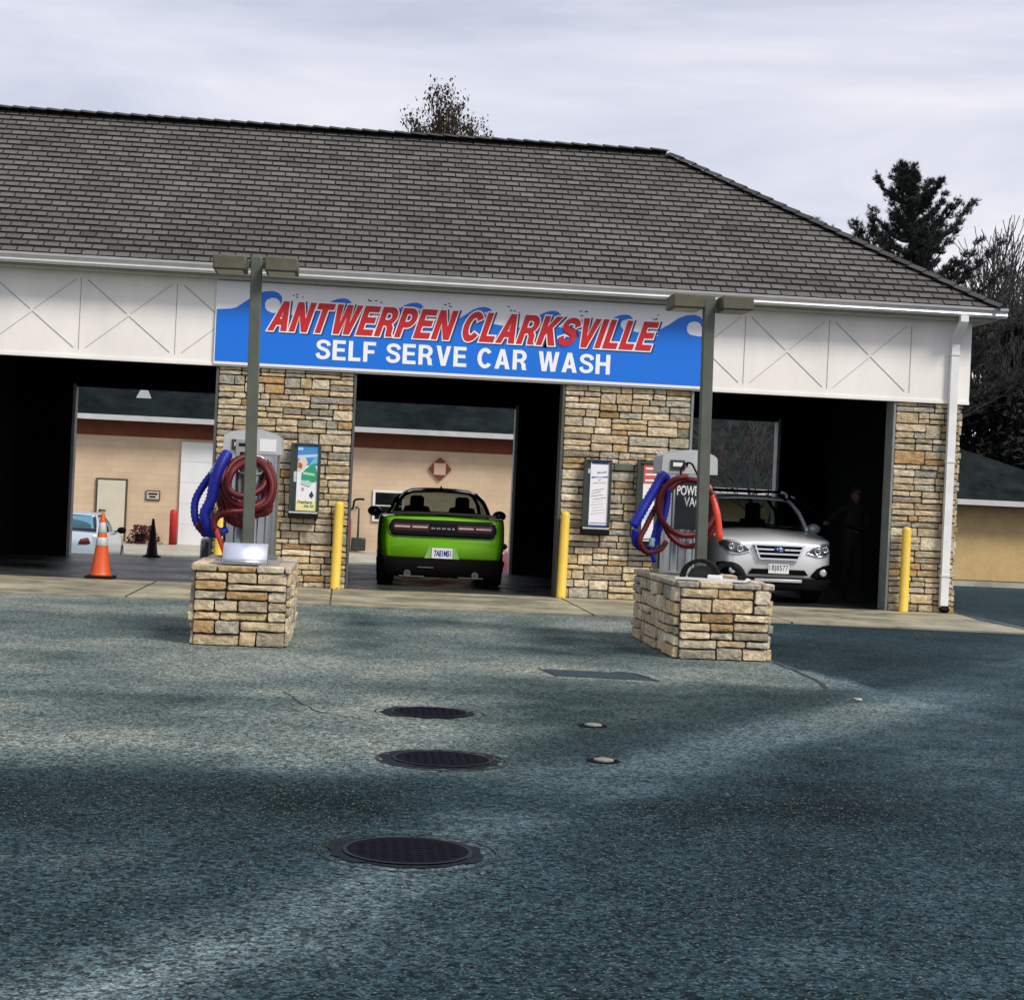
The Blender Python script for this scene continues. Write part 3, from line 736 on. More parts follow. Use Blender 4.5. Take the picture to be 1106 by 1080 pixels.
# ------------------------------------------------------------------ islands
def island(x0, x1, y0, y1, label, seed, h=.70):
    t = thing('stone_island', label, 'stone pedestal', ((x0+x1)/2, (y0+y1)/2, 0), group='stone islands that carry the vacuums')
    ox = Vector(t.location)
    mb = MB(); mb.mi = 1; mb.col = (.045, .038, .028); mb.box(x0+.03, x1-.03, y0+.03, y1-.03, 0, h-.03); mb.mi = 0
    veneer(mb, (x0+.03, y0+.03, 0), (1,0,0), x1-x0-.06, h-.05, (0,-1,0), seed)
    veneer(mb, (x0+.03, y1-.03, 0), (0,-1,0), y1-y0-.06, h-.05, (-1,0,0), seed+1)
    veneer(mb, (x1-.03, y0+.03, 0), (0,1,0), y1-y0-.06, h-.05, (1,0,0), seed+2)
    veneer(mb, (x1-.03, y1-.03, 0), (-1,0,0), x1-x0-.06, h-.05, (0,1,0), seed+3)
    o = mb.build('stone_wall', [stoneM, mortarM], t); o.location = -ox
    mb = MB(); R = random.Random(seed)
    mb.box(x0+.05, x1-.05, y0+.05, y1-.05, h-.031, h)
    # rough cap stones round the rim
    def rim(a, b, along, fixed, inn):
        u = a
        while u < b-.05:
            w = min(R.uniform(.16, .36), b-u); c = R.choice(STONE); k = R.uniform(.6, .95); mb.col = (c[0]*k, c[1]*k, c[2]*k*1.05)
            hh = h+R.uniform(-.004, .014)
            if along == 'x': mb.box(u+.006, u+w-.006, min(fixed, fixed+inn), max(fixed, fixed+inn), h-.05, hh)
            else: mb.box(min(fixed, fixed+inn), max(fixed, fixed+inn), u+.006, u+w-.006, h-.05, hh)
            u += w
    rim(x0-.01, x1+.01, 'x', y0-.012+R.uniform(0,.004), .17); rim(x0-.01, x1+.01, 'x', y1+.012, -.15)
    rim(y0+.17, y1-.15, 'y', x0-.012, .14); rim(y0+.17, y1-.15, 'y', x1+.012, -.14)
    mb.col = (1,1,1)
    for i, c in enumerate(mb.c):
        if c == (1,1,1): mb.c[i] = (.27,.26,.22)
    o = mb.build('cap', stoneM, t, bevel=.012); o.location = -ox
    return h
HL = island(-1.30, -.44, 15.15, 17.45, 'left stone island with the curved steel cover on its top', 300, .70)
HR = island(3.08, 3.98, 15.5, 17.9, 'right stone island with the dark hoop of the mat clamp on its top', 400, .71)

# ------------------------------------------------------------------ light poles
def light_pole(base_px, top_px, Y, zb, label, ztop):
    b = at(*base_px, Y); tp = at(*top_px, Y)
    t = thing('light_pole', label, 'light pole', (b.x, Y, zb), group='bronze light poles on the islands')
    lean = math.atan2(tp.x-b.x, tp.z-b.z); t.rotation_euler = (0, lean, 0); h = ztop-zb
    mb = MB(); mb.box(-.052, .052, -.052, .052, .012, h); mb.build('pole', poleM, t, bevel=.008)
    mb = MB(); mb.box(-.11, .11, -.11, .11, 0, .015)
    for sx in (-1,1):
        for sy in (-1,1): mb.lathe([(.012, .015), (.012, .03), (.004, .034)], (sx*.085, sy*.085, 0), 8)
    mb.build('base_plate', poleM, t)
    for s in (-1, 1):
        mb = MB(); mb.box(*(sorted((s*.053, s*.12))), -.03, .03, h-.10, h-.04); mb.build('arm', poleM, t)
        mb = MB(); xa, xb = sorted((s*.085, s*.385)); 
        mb.box(xa, xb, -.22, .18, h-.145, h-.015); lh = mb.build('lamp_head', lampM, t, bevel=.012)
        mb = MB(); mb.box(xa+.03, xb-.03, -.19, .15, h-.152, h-.146); mb.build('lens', mat('lamp_lens', (.35, .36, .33), .3), lh)
light_pole((268, 590), (277.5, 288), 16.0, HL, 'left tall bronze twin headed light pole rising from the left stone island', 3.52)
light_pole((756.5, 612), (766.5, 315), 16.1, HR, 'right tall bronze twin headed light pole rising from the right stone island', 3.42)

# ------------------------------------------------------------------ vacuums
def vacuum(x, y, zb, label, right):
    t = thing('vacuum_machine', label, 'vacuum', (x, y, zb), group='steel vacuums on the islands'); w = .25; H = 1.0
    # faceted stainless cabinet (octagonal front)
    prof = [(-w, .2)]+[(-w*math.cos(math.pi*k/24), -.04-.19*math.sin(math.pi*k/24)) for k in range(25)]+[(w, .2)]
    mb = MB(); mb.prism([(a, b, .02) for a, b in prof], (0,0,1), H); mb.build('cabinet', steelM, t)
    mb = MB(); mb.box(-w-.012, -w-.001, -.09, .19, .05, H-.05); mb.build('side_panel', greyM, t)
    mb = MB()
    for xx in (-.15, -.075, 0, .075, .15): yy_ = -.04-.19*math.sqrt(1-(xx/w)**2); mb.box(xx-.006, xx+.006, yy_-.008, yy_+.03, .04, H-.03)
    mb.build('ribs', greyM, t)
    mb = MB(); mb.box(-w-.02, w+.02, -.245, .22, 0, .019); mb.build('plinth', greyM, t)
    # cap with arched top
    mb = MB(); P = [(-w-.03, 0), (w+.03, 0), (w+.03, .15)]+[(math.cos(a)*(w+.03), .15+math.sin(a)*.085) for a in [math.pi*k/12 for k in range(1, 12)]]+[(-w-.03, .15)]
    mb.prism([(a, -.27, H+.021+b) for a, b in P], (0,1,0), .5); mb.build('hood', capM, t, bevel=.01)
    mb = MB(); mb.box(-.2, -.055, -.284, -.271, H+.05, H+.15); pl = mb.build('coin_plate', frameM, t)
    mb = MB(); mb.box(-.175, -.08, -.289, -.285, H+.085, H+.125); mb.build('coin_slot', paperM, pl)
    if right:
        mb = MB(); mb.box(-.125, .16, -.242, -.233, .46, .93); mb.build('decal_panel', mat('decal_dark', (.02, .03, .035), .4), t)
        text_mesh('decal_lettering', 'POWER', -.115, .15, .80, .90, -.246, txtW, t, bold=.02, depth=.002)
        text_mesh('decal_lettering', 'VAC', -.04, .13, .69, .785, -.246, txtW, t, bold=.02, depth=.002)
    else:
        mb = MB(); mb.box(.065, .225, -.2745, -.2705, H+.045, H+.165); mb.build('hood_plate', paperM, t)
    return t
vL = at(272, 540, 17.0); vR = at(737, 560, 17.15)
vacuum(vL.x+.0, 17.0, HL, 'left steel vacuum machine behind the left light pole', False)
vacuum(vR.x, 17.15, HR, 'right steel vacuum machine behind the red hose ring', True)

def hose(name, pts, r, m_, label, ribs=True, parent=None, n=12, group=None):
    P = crv(pts, 14); L_ = 0; rs = []
    # corrugated: resample
    seg = [0]
    for i in range(1, len(P)): seg.append(seg[-1]+(P[i]-P[i-1]).length)
    tot = seg[-1]; step = .02; k = int(tot/step); out = []; j = 0
    for i in range(k+1):
        d = i*tot/k
        while j < len(seg)-2 and seg[j+1] < d: j += 1
        t = (d-seg[j])/max(1e-6, seg[j+1]-seg[j]); out.append(P[j].lerp(P[j+1], t)); rs.append(r*(1.0 if i % 2 else .84) if ribs else r)
    mb = MB(); mb.tube(out, rs, n)
    o = mb.build(name, m_, parent, True)
    return o
# left hoses (places read off the photograph, each at its own depth)
def pts(L_): return [at(*q) for q in L_]
hl = thing('red_vacuum_hose', 'dark red hose coiled round a bracket with orange nozzle over the left island', 'hose', (0,0,0))
hose('coil', pts([(262,498,16.78),(245,505,16.6),(240,522,16.5),(250,541,16.45),(270,548,16.4),(288,538,16.5),(293,518,16.6),(285,500,16.7),(272,497,16.65),(252,508,16.45),(247,528,16.4),(262,536,16.4),(282,528,16.5),(290,512,16.6)]), .036, hoseR, None, parent=hl)
hose('coil', pts([(275,496,16.62),(287,506,16.55),(294,525,16.5),(289,542,16.45),(277,549,16.42),(262,552,16.4),(248,553,16.36),(236,557,16.34),(231,565,16.32),(233,574,16.3)]), .034, hoseR, None, parent=hl)
hose('coil', pts([(290,500,16.7),(296,516,16.66),(295,535,16.62),(289,547,16.6),(276,551,16.6),(262,551,16.62),(250,545,16.68),(240,549,16.6),(232,562,16.5),(222,572,16.45),(212,566,16.42)]), .030, hoseR, None, parent=hl)
hose('coil', pts([(244,506,16.74),(239,525,16.7),(238,545,16.66),(246,560,16.7),(256,566,16.75)]), .036, hoseR, None, parent=hl)
hose('coil', pts([(284,499,16.72),(268,493,16.7),(252,500,16.62),(244,514,16.55),(243,532,16.5),(250,546,16.47),(262,555,16.46),(277,556,16.5),(288,549,16.55)]), .036, hoseR, None, parent=hl)
hose('coil', pts([(250,496,16.66),(243,512,16.6),(241,530,16.58),(244,546,16.6),(252,560,16.66),(262,568,16.72)]), .040, hoseR, None, parent=hl)
hose('coil', pts([(291,504,16.76),(294,522,16.74),(292,540,16.72),(290,552,16.7),(278,556,16.66),(266,557,16.62)]), .034, hoseR, None, parent=hl)
hose('nozzle', pts([(233,571,16.30),(237,582,16.28),(243,598,16.26)]), .024, nozzleM, None, ribs=False, parent=hl)
tag(hl, None, None)
hb = thing('blue_vacuum_hose', 'blue hose hanging in a long loop left of the left vacuum', 'hose', (0,0,0))
hose('loop', pts([(246,489,16.6),(238,503,16.52),(232,520,16.46),(228,540,16.42),(221,556,16.4),(226,570,16.4),(238,576,16.42)]), .058, hoseB, None, parent=hb)
hose('loop', pts([(244,489,16.7),(232,508,16.66),(220,524,16.64),(211,541,16.6),(211,560,16.55),(219,573,16.5),(233,577,16.44),(244,572,16.5)]), .040, hoseB, None, parent=hb)
hose('cuff', pts([(236,502,16.62),(229,513,16.60)]), .044, clearM, None, ribs=True, parent=hb)
# chrome hose bracket, left
br = thing('hose_bracket', 'pale metal hose bracket ring in front of the left vacuum', 'bracket', (0,0,0))
c = at(271, 497, 16.72)
mb = MB()
loop = [Vector((c.x-.135+.0, c.y-.02, c.z+.02)), Vector((c.x-.14, c.y-.02, c.z-.06)), Vector((c.x-.10, c.y-.03, c.z-.12)), Vector((c.x, c.y-.03, c.z-.135)), Vector((c.x+.09, c.y-.03, c.z-.13)), Vector((c.x+.13, c.y-.02, c.z-.08)), Vector((c.x+.12, c.y-.02, c.z+.02)), Vector((c.x+.02, c.y-.02, c.z+.04)), Vector((c.x-.135, c.y-.02, c.z+.02))]
mb.tube(crv(loop, 6), .011, 8); mb.build('ring', mat('bracket_metal', (.55,.55,.56), .4, metal=.5), br, True)
mb = MB(); mb.box(c.x-.15, c.x-.02, c.y-.02, c.y+.02, c.z+.0, c.z+.20); mb.build('bracket_plate', mat('bracket_grey', (.33,.33,.33), .5, metal=.3), br, bevel=.006)
mb = MB(); mb.box(c.x-.12, c.x-.05, c.y-.024, c.y-.021, c.z+.13, c.z+.16); mb.box(c.x-.105, c.x-.06, c.y-.024, c.y-.021, c.z+.04, c.z+.075); mb.build('bracket_slot', rubberM, br)

# right hoses
hr = thing('red_vacuum_hose', 'dark red hose in a big ring with orange nozzle over the right island', 'hose', (0,0,0))
ring = []
ccx, ccy = 742, 546
for k in range(0, 21):
    a = rad(90+k*18); ring.append((ccx+31*math.cos(a), ccy-31*math.sin(a)+ (k/20)*3, 16.55-.12*math.sin(a*.5)))
hose('coil', pts(ring), .033, hoseR, None, parent=hr)
ring = []
for k in range(0, 22):
    a = rad(60+k*18); ring.append((ccx+3+29*math.cos(a), ccy+8-36*math.sin(a), 16.70+.06*math.sin(a)))
hose('coil', pts(ring), .030, hoseR, None, parent=hr)
hose('coil', pts([(716,534,16.6),(706,552,16.5),(697,570,16.45),(691,584,16.42),(698,596,16.44),(712,594,16.5),(719,586,16.6)]), .030, hoseR, None, parent=hr)
hose('coil', pts([(752,518,16.7),(762,528,16.68),(768,545,16.66),(769,562,16.65),(764,576,16.66)]), .030, hoseR, None, parent=hr)
n_ = MB(); P = crv(pts([(766,524,16.6),(771,540,16.56),(775,560,16.52),(777,584,16.5)]), 8); n_.tube(P, [.016+.020*min(1, i/14) - (.02 if i == len(P)-1 else 0) for i in range(len(P))], 14); n_.build('nozzle', nozzleM, hr, True)
hb = thing('blue_vacuum_hose', 'thick blue hose folded down left of the right vacuum', 'hose', (0,0,0))
hose('loop', pts([(722,522,16.55),(716,514,16.52),(708,527,16.46),(699,542,16.42),(691,556,16.38),(684,568,16.36)]), [0][0] or .052, hoseB, None, parent=hb)
hose('loop', pts([(718,515,16.62),(721,535,16.6),(718,555,16.58),(712,572,16.55),(705,590,16.52),(695,593,16.5),(686,585,16.48),(686,572,16.46)]), .036, hoseB, None, parent=hb)
hose('loop', pts([(712,560,16.5),(706,578,16.48),(703,592,16.46),(707,607,16.46)]), .026, hoseB, None, parent=hb)
hose('cuff', pts([(704.5,581,16.46),(703.4,591,16.45)]), .032, clearM, None, parent=hb)
br = thing('hose_bracket', 'black wire hose hook in front of the right vacuum', 'bracket', (0,0,0))
mb = MB(); mb.tube(crv(pts([(735,516,16.62),(736,506,16.62),(741,500.5,16.62),(747,501,16.62),(751,508,16.62),(755,517,16.62)]), 6), .010, 8); mb.tube([at(742,501,16.62), at(742,503,16.90)], .012, 8); mb.build('hook', rubberM, br, True)

# ------------------------------------------------------------------ mat clamps on the islands
tc_ = thing('mat_clamp', 'shiny curved steel cover lying on the front of the left island', 'mat clamp', (at(265, 600, 15.35).x, 15.45, HL+.012))
mb = MB(); n = 18; R_ = .165; rings = []
for sx in (-.195, .195):
    rings.append([mb.vert((sx, -math.cos(math.pi*k/n)*R_, math.sin(math.pi*k/n)*R_+.02)) for k in range(n+1)])
for k in range(n): mb.face((rings[0][k], rings[1][k], rings[1][k+1], rings[0][k+1]))
o = mb.build('cover', chromeM, tc_, True); md = o.modifiers.new('s', 'SOLIDIFY'); md.thickness = .004
for sx in (-.19, .186):
    mb = MB(); mb.prism([(sx, -math.cos(math.pi*k/n)*(R_-.006), math.sin(math.pi*k/n)*(R_-.006)+.02) for k in range(n+1)], (1,0,0), .004); mb.build('end_plate', greyM, tc_)
mb = MB(); mb.box(-.21, .21, -.18, .18, 0, .019); mb.build('base_plate', steelM, tc_)
cp = at(768, 624, 15.9)
tc_ = thing('mat_clamp', 'open black hooped mat clamp lying on the front of the right island', 'mat clamp', (cp.x, 15.85, HR+.012), rad(-20))
def hoop(y, x0, r, w, m_, nm):
    mb = MB(); a = [(x0-math.cos(math.pi*k/n)*r, y, math.sin(math.pi*k/n)*r*.95+.02) for k in range(n+1)]+[(x0+math.cos(math.pi*k/n)*(r-w), y, math.sin(math.pi*k/n)*(r-w)*.95+.02) for k in range(n+1)]
    mb.prism(a, (0,1,0), .16); return mb.build(nm, m_, tc_)
hoop(-.16, -.10, .185, .035, rubberM, 'hoop'); hoop(.06, .13, .165, .05, rubberM, 'hoop')
mb = MB(); mb.prism([(-.10-math.cos(math.pi*k/n)*.13, -.02, math.sin(math.pi*k/n)*.11+.02) for k in range(n+1)], (0,1,0), .02); mb.build('end_plate', mat('clamp_green', (.05,.075,.05), .5), tc_)
mb = MB(); mb.box(-.32, .33, -.22, .24, 0, .019); mb.build('base_plate', mat('clamp_base', (.7,.7,.68), .5), tc_)
mb = MB(); mb.tube(crv([(.2,-.05,.14),(.27,-.10,.10),(.31,-.12,.05),(.26,-.14,.03)], 6), .028, 10); mb.build('handle', rubberM, tc_, True)
mb = MB(); mb.box(-.02, .11, -.19, -.10, .02, .055); mb.build('latch', paperM, tc_, bevel=.006)

# ------------------------------------------------------------------ vending boxes on piers
def poster_box(x0, x1, z0, z1, label, kind):
    t = thing('vending_box', label, 'vending box', ((x0+x1)/2, Y0-.05, z0)); w = (x1-x0)/2; h = z1-z0; f = -.14
    mb = MB(); mb.box(-w, w, -.115, 0, .10, h); mb.box(-w-.012, -w+.03, -.14, -.1151, .10, h); mb.box(w-.03, w+.008, -.14, -.1151, .10, h); mb.box(-w+.031, w-.031, -.14, -.1151, h-.03, h)
    mb.build('case', frameM, t, bevel=.006)
    mb = MB(); mb.box(-w-.015, w, -.19, 0, 0, .095); mb.build('tray', rubberM, t, bevel=.01)
    mb = MB(); mb.box(-w-.005, w-.01, -.195, -.1905, .075, .098); mb.build('tray_lip', reflM, t)
    a, b, lo, hi = -w+.085, w-.03, .11, h-.035; W_ = b-a
    def pc(nm, P, m_, d): mb = MB(); mb.prism([(a+u*W_, -.1155-d, lo+v*(hi-lo)) for u, v in P], (0,-1,0), .0015); return mb.build(nm, m_, t)
    rc = lambda u0, v0, u1, v1: [(u0,v0),(u1,v0),(u1,v1),(u0,v1)]
    pc('poster', rc(0,0,1,1), paperM, 0)
    if kind == 0:
        pc('poster_band', rc(0,.70,1,1), mat('poster_blue', (.05,.24,.55), .5), .002)
        pc('poster_band', [(0,.80),(1,.84),(1,.88),(0,.85)], mat('poster_pale', (.4,.6,.8), .5), .004)
        pc('poster_band', rc(0,.93,.25,.97), mat('poster_pale', (.4,.6,.8), .5), .004)
        pc('poster_band', [(.55,.70),(1,.74),(1,.86),(.85,.84)], mat('poster_cyan', (.15,.45,.65), .5), .0045)
        pc('poster_shape', [(.22,.48),(.35,.46),(.55,.48),(.75,.44),(.97,.46),(.97,.60),(.82,.74),(.62,.70),(.40,.64),(.22,.58)], mat('poster_green', (.02,.30,.16), .5), .006)
        pc('poster_shape', [(.28,.56),(.86,.54),(.86,.575),(.28,.60)], mat('poster_mint', (.35,.62,.5), .5), .008)
        pc('poster_shape', [(.2,.41),(.65,.37),(.72,.42),(.6,.46),(.25,.47)], mat('poster_mint', (.35,.62,.5), .5), .008)
        pc('poster_shape', [(0,.62),(.12,.6),(.35,.66),(.5,.74),(.38,.82),(.15,.83),(.02,.74)], mat('poster_cream', (.7,.55,.42), .5), .005)
        pc('poster_shape', [(.02,.66),(.2,.64),(.26,.70),(.14,.74),(.05,.74)], mat('poster_rust', (.35,.10,.05), .5), .0065)
        pc('poster_shape', [(.62,.24),(.74,.19),(.86,.24),(.74,.31)], navyM, .004)
        pc('poster_shape', [(.24,.32),(.36,.30),(.38,.35),(.26,.36)], mat('poster_pink', (.6,.25,.22), .5), .004)
        pc('poster_band', rc(0,0,1,.16), mat('poster_yellow', (.75,.72,.32), .5), .002)
        text_mesh('poster_lettering', 'Freshens', a+.06*W_, a+.80*W_, lo+.11*(hi-lo), lo+.16*(hi-lo), -.1215, navyM, t, shear=.3, bold=.01, depth=.001)
        text_mesh('poster_lettering', 'the Air', a+.4*W_, a+.9*W_, lo+.055*(hi-lo), lo+.10*(hi-lo), -.1215, navyM, t, shear=.3, bold=.01, depth=.001)
        pc('coin_slot', [(-.16,.44),(-.02,.44),(-.02,.60),(-.16,.60)], reflM, .003)
    elif kind == 1:
        blueLine = mat('poster_line', (.03,.07,.3), .5)
        pc('poster_band', rc(.05,.965,.95,1), blueLine, .002); pc('poster_band', rc(0,.0,1,.025), blueLine, .002); pc('poster_band', rc(.05,.05,.95,.06), blueLine, .002)
        for k, (u0, u1, v) in enumerate(((.35,.85,.82),(.05,.95,.745),(.45,.55,.70),(.15,.85,.66))):
            pc('poster_mark', [(u0,v),(u0+(u1-u0)*.3,v+.012),(u1,v+.02),(u1-.02,v+.038),(u0+(u1-u0)*.5,v+.022),(u0+.03,v+.026)], blueLine if k < 3 else reflM, .003)
        R = random.Random(9)
        for k in range(9):
            v = .55-.045*k; u0 = .08+R.uniform(0,.1); u1 = .9-R.uniform(0,.35)
            pc('poster_mark', [(u0,v),(u1,v+.035),(u1,v+.043),(u0,v+.008)], mat('poster_ink', (.22,.22,.30) , .6) if k < 4 else mat('poster_ink_pale', (.6,.5,.52), .6), .003)
        pc('coin_slot', [(-.14,.82),(-.02,.82),(-.02,.89),(-.14,.89)], reflM, .003)
    else:
        pc('poster_band', rc(0,.74,1,1), mat('poster_redband', (.50,.10,.08), .5), .002)
        for k in range(3): pc('poster_mark', [(.08,.93-.08*k),(.88-.1*k,.935-.08*k),(.88-.1*k,.962-.08*k),(.08,.955-.08*k)], paperM, .004)
        pc('poster_shape', [(0,.25),(1,.28),(1,.42),(0,.38)], mat('poster_pale', (.4,.6,.8), .5), .002)
        pc('poster_shape', [(.3,.30),(.9,.36),(.7,.48)], mat('poster_redband', (.50,.10,.08), .5), .004)
poster_box(-.76, -.36, .98, 2.03, 'tall dark vending box with a blue, green and yellow poster on the stone pier', 0)
poster_box(3.36, 3.74, .94, 2.0, 'tall dark vending box with a white poster on the stone pier', 1)
poster_box(4.12, 4.56, .80, 2.0, 'red topped vending box on the pier behind the right blue hose', 2)
mb = MB(); mb.box(3.80, 4.06, Y0-.075, Y0-.035, 1.86, 1.96); tag(mb.build('wall_plate', mat('plate_green', (.10,.115,.085), .7, noise_amt=.3, nscale=20), bevel=.006), 'small grey green metal plate on the pier between two vending boxes', 'plate')

# ------------------------------------------------------------------ manholes and small things on the ground
def disc(mb, x, y, z, r, n=40, jag=0., seed=1, sx=1.):
    R = random.Random(seed); mb.poly([(x+math.cos(2*math.pi*k/n)*r*sx*(1+R.uniform(-jag, jag)), y+math.sin(2*math.pi*k/n)*r*(1+R.uniform(-jag, jag)), z) for k in range(n)])
def manhole(x, y, label, seed, lid=.25):
    t = thing('manhole', label, 'manhole cover', (x, y, 0), group='round manhole covers in the asphalt')
    N_ = 40; mb = MB()
    def ringf(r0, r1, z, gaps=False):
        for k in range(N_):
            if gaps and random.Random(k*7+seed).random() < .3: continue
            a, b = 2*math.pi*k/N_, 2*math.pi*(k+1)/N_
            mb.poly([(math.cos(a)*r0, math.sin(a)*r0, z), (math.cos(a)*r1, math.sin(a)*r1, z), (math.cos(b)*r1, math.sin(b)*r1, z), (math.cos(b)*r0, math.sin(b)*r0, z)])
    ringf(.338+.012*(seed % 2), .358, .004); mb.build('collar', crackM, t);
    mb = MB(); ringf(lid-.004, lid+.012, .010); mb.build('frame', mat('frame_iron', (.012,.016,.022), .7, spec=.2), t)
    R7 = random.Random(seed*11); mb = MB(); rr = [lid+.035+R7.uniform(-.012, .035)+(.03 if abs(math.sin(math.pi*k/N_)) > .9 else 0) for k in range(N_)]
    for k in range(N_):
        a, b = 2*math.pi*k/N_, 2*math.pi*(k+1)/N_; q = (k+1) % N_
        mb.poly([(math.cos(a)*(lid+.012), math.sin(a)*(lid+.012), .0044), (math.cos(a)*rr[k], math.sin(a)*rr[k], .0044), (math.cos(b)*rr[q], math.sin(b)*rr[q], .0044), (math.cos(b)*(lid+.012), math.sin(b)*(lid+.012), .0044)])
    mb.build('tar_patch', mat('tar_patch', (.012, .018, .024), .9, spec=.1, noise_amt=.6, nscale=14), t)
    mb = MB(); disc(mb, 0, 0, .009, lid, 40)
    for k in range(-5, 6):
        for j in range(-5, 6):
            if (k*k+j*j) < 24: mb.box(k*.045-.012, k*.045+.012, j*.045-.012, j*.045+.012, .0092, .0112)
    mb.build('lid', ironM, t)
    return t
t = manhole(.31, 6.76, 'nearest manhole cover, darkest and largest, in the foreground asphalt', 1, .245)
t = manhole(.58, 9.12, 'middle manhole cover of the row leading to the middle bay', 2, .255)
t = manhole(.61, 11.05, 'farthest manhole cover of the row, nearest to the wash bays', 3, .24)
for x, y, lb in ((1.47, 9.25, 'small pale round cap in the asphalt, the nearer of two'), (1.62, 10.68, 'small pale round cap in the asphalt, the farther of two')):
    t = thing('valve_cap', lb, 'valve cap', (x, y, 0), group='small round valve caps in the asphalt')
    mb = MB(); disc(mb, 0, 0, .004, .095, 24, .06, 3); mb.build('collar', ironM, t)
    mb = MB(); mb.lathe([(.055, .0045), (.055, .012), (.04, .016), (.001, .016)], n=20); mb.build('lid', mat('cap_pale', (.20,.20,.16), .6, noise_amt=.4, nscale=30), t)
# old trench patch outline and stains / cracks
crackM = mat('tar_crack', (.010, .012, .014), .7)
mb = MB()
def crack(P, w=.018, z=.004, seed=1):
    R = random.Random(seed); P = [Vector((a, b, z)) for a, b in P]; Q = []
    for i in range(len(P)-1):
        n = max(2, int((P[i+1]-P[i]).length/.12))
        for k in range(n): Q.append(P[i].lerp(P[i+1], k/n)+Vector((R.uniform(-.02,.02), R.uniform(-.02,.02), 0)))
    Q.append(P[-1])
    for i in range(len(Q)-1):
        d = (Q[i+1]-Q[i]).normalized(); nn = Vector((-d.y, d.x, 0)); a = w*R.uniform(.4, 1)/2; b = w*R.uniform(.4, 1)/2
        mb.poly([Q[i]-nn*a, Q[i+1]-nn*b, Q[i+1]+nn*b, Q[i]+nn*a])
crack([(1.68,14.15),(1.76,13.6)], .06); crack([(1.70,14.12),(2.0,14.08)], .03, seed=2); crack([(2.3,14.1),(2.46,14.05),(2.56,13.45)], .06, seed=12); crack([(2.0,14.08),(2.3,14.1)], .02, seed=13); crack([(4.02,15.5),(4.0,14.6),(3.98,13.9),(3.9,13.4)], .05, seed=3)
crack([(3.9,13.4),(2.9,13.3),(2.0,13.35),(.9,13.6)], .010, seed=4); crack([(-1.2,14.6),(-.6,14.5),(.1,14.75),(.5,14.7)], .014, seed=5)
crack([(8.75,20.5),(8.95,24.3)], .05, seed=6); crack([(-.35,11.9),(-.1,10.9),(.2,10.6)], .016, seed=7)
crack([(-10,20.82),(-3,20.82),(0,20.84),(4,20.83),(8.7,20.5)], .02, seed=9)
for k_, (cx, cy) in enumerate(((-2.6, 13.0), (-3.4, 11.5), (.9, 16.4), (2.6, 9.6), (5.4, 14.0), (-1.4, 10.6), (1.3, 19.4), (-2.1, 18.6), (6.6, 17.8))):
    R9 = random.Random(60+k_); a9 = R9.uniform(-.5, .5); P9 = [(cx, cy)]
    for q in range(4): P9.append((P9[-1][0]+math.cos(a9)*R9.uniform(.2, .5), P9[-1][1]+math.sin(a9)*R9.uniform(.2, .5))); a9 += R9.uniform(-.5, .5)
    crack(P9, R9.uniform(.006, .012), seed=80+k_)
struct(mb.build('asphalt_cracks', crackM), label='thin dark cracks and seams in the asphalt')
mb = MB(); mb.poly([(1.74,13.62,.003),(2.52,13.52,.003),(2.44,14.03,.003),(1.70,14.1,.003)]); struct(mb.build('trench_patch', mat('patch_asphalt', (.040,.062,.075), .95, spec=.05, noise_amt=.5, nscale=30)), label='small rectangular asphalt patch in front of the right pier')
# manhole-like stain on the apron edge and leaf litter
mb = MB(); R = random.Random(12)
for k in range(150):
    x = R.uniform(-4, 8); y = R.uniform(8, 24.0); s = R.uniform(.008, .02)
    a = R.uniform(0, 6.28)
    mb.poly([(x+math.cos(a+q*1.57)*s*(1 if q % 2 else .5), y+math.sin(a+q*1.57)*s*(1 if q % 2 else .5), (.03 if y > 20.5 else .008)+R.uniform(0,.01)) for q in range(4)])
for k in range(60):
    x = R.choice((R.uniform(-.4, .3), R.uniform(3.0, 3.4), R.uniform(8,8.9))); y = R.uniform(23.8, 24.1); s = R.uniform(.01, .03); a = R.uniform(0, 6.28)
    mb.poly([(x+math.cos(a+q*1.57)*s*(1 if q % 2 else .5), y+math.sin(a+q*1.57)*s*(1 if q % 2 else .5), .03+R.uniform(0,.02)) for q in range(4)])
o = mb.build('leaf_litter', mat('dry_leaf', (.12,.08,.04), .9)); struct(o, 'stuff', 'scattered specks of dry leaves on the asphalt'); o['category'] = 'leaves'
mb = MB(); x, y = 3.87, 12.53
mb.prism([(x-.06,y,.01),(x-.02,y-.03,.03),(x+.05,y-.01,.012),(x+.07,y+.03,.02),(x,y+.04,.012)], (0,0,1), .004); tag(mb.build('paper_scrap', mat('scrap', (.35,.36,.33), .7)), 'small pale scrap lying on the asphalt right of the right island', 'litter')

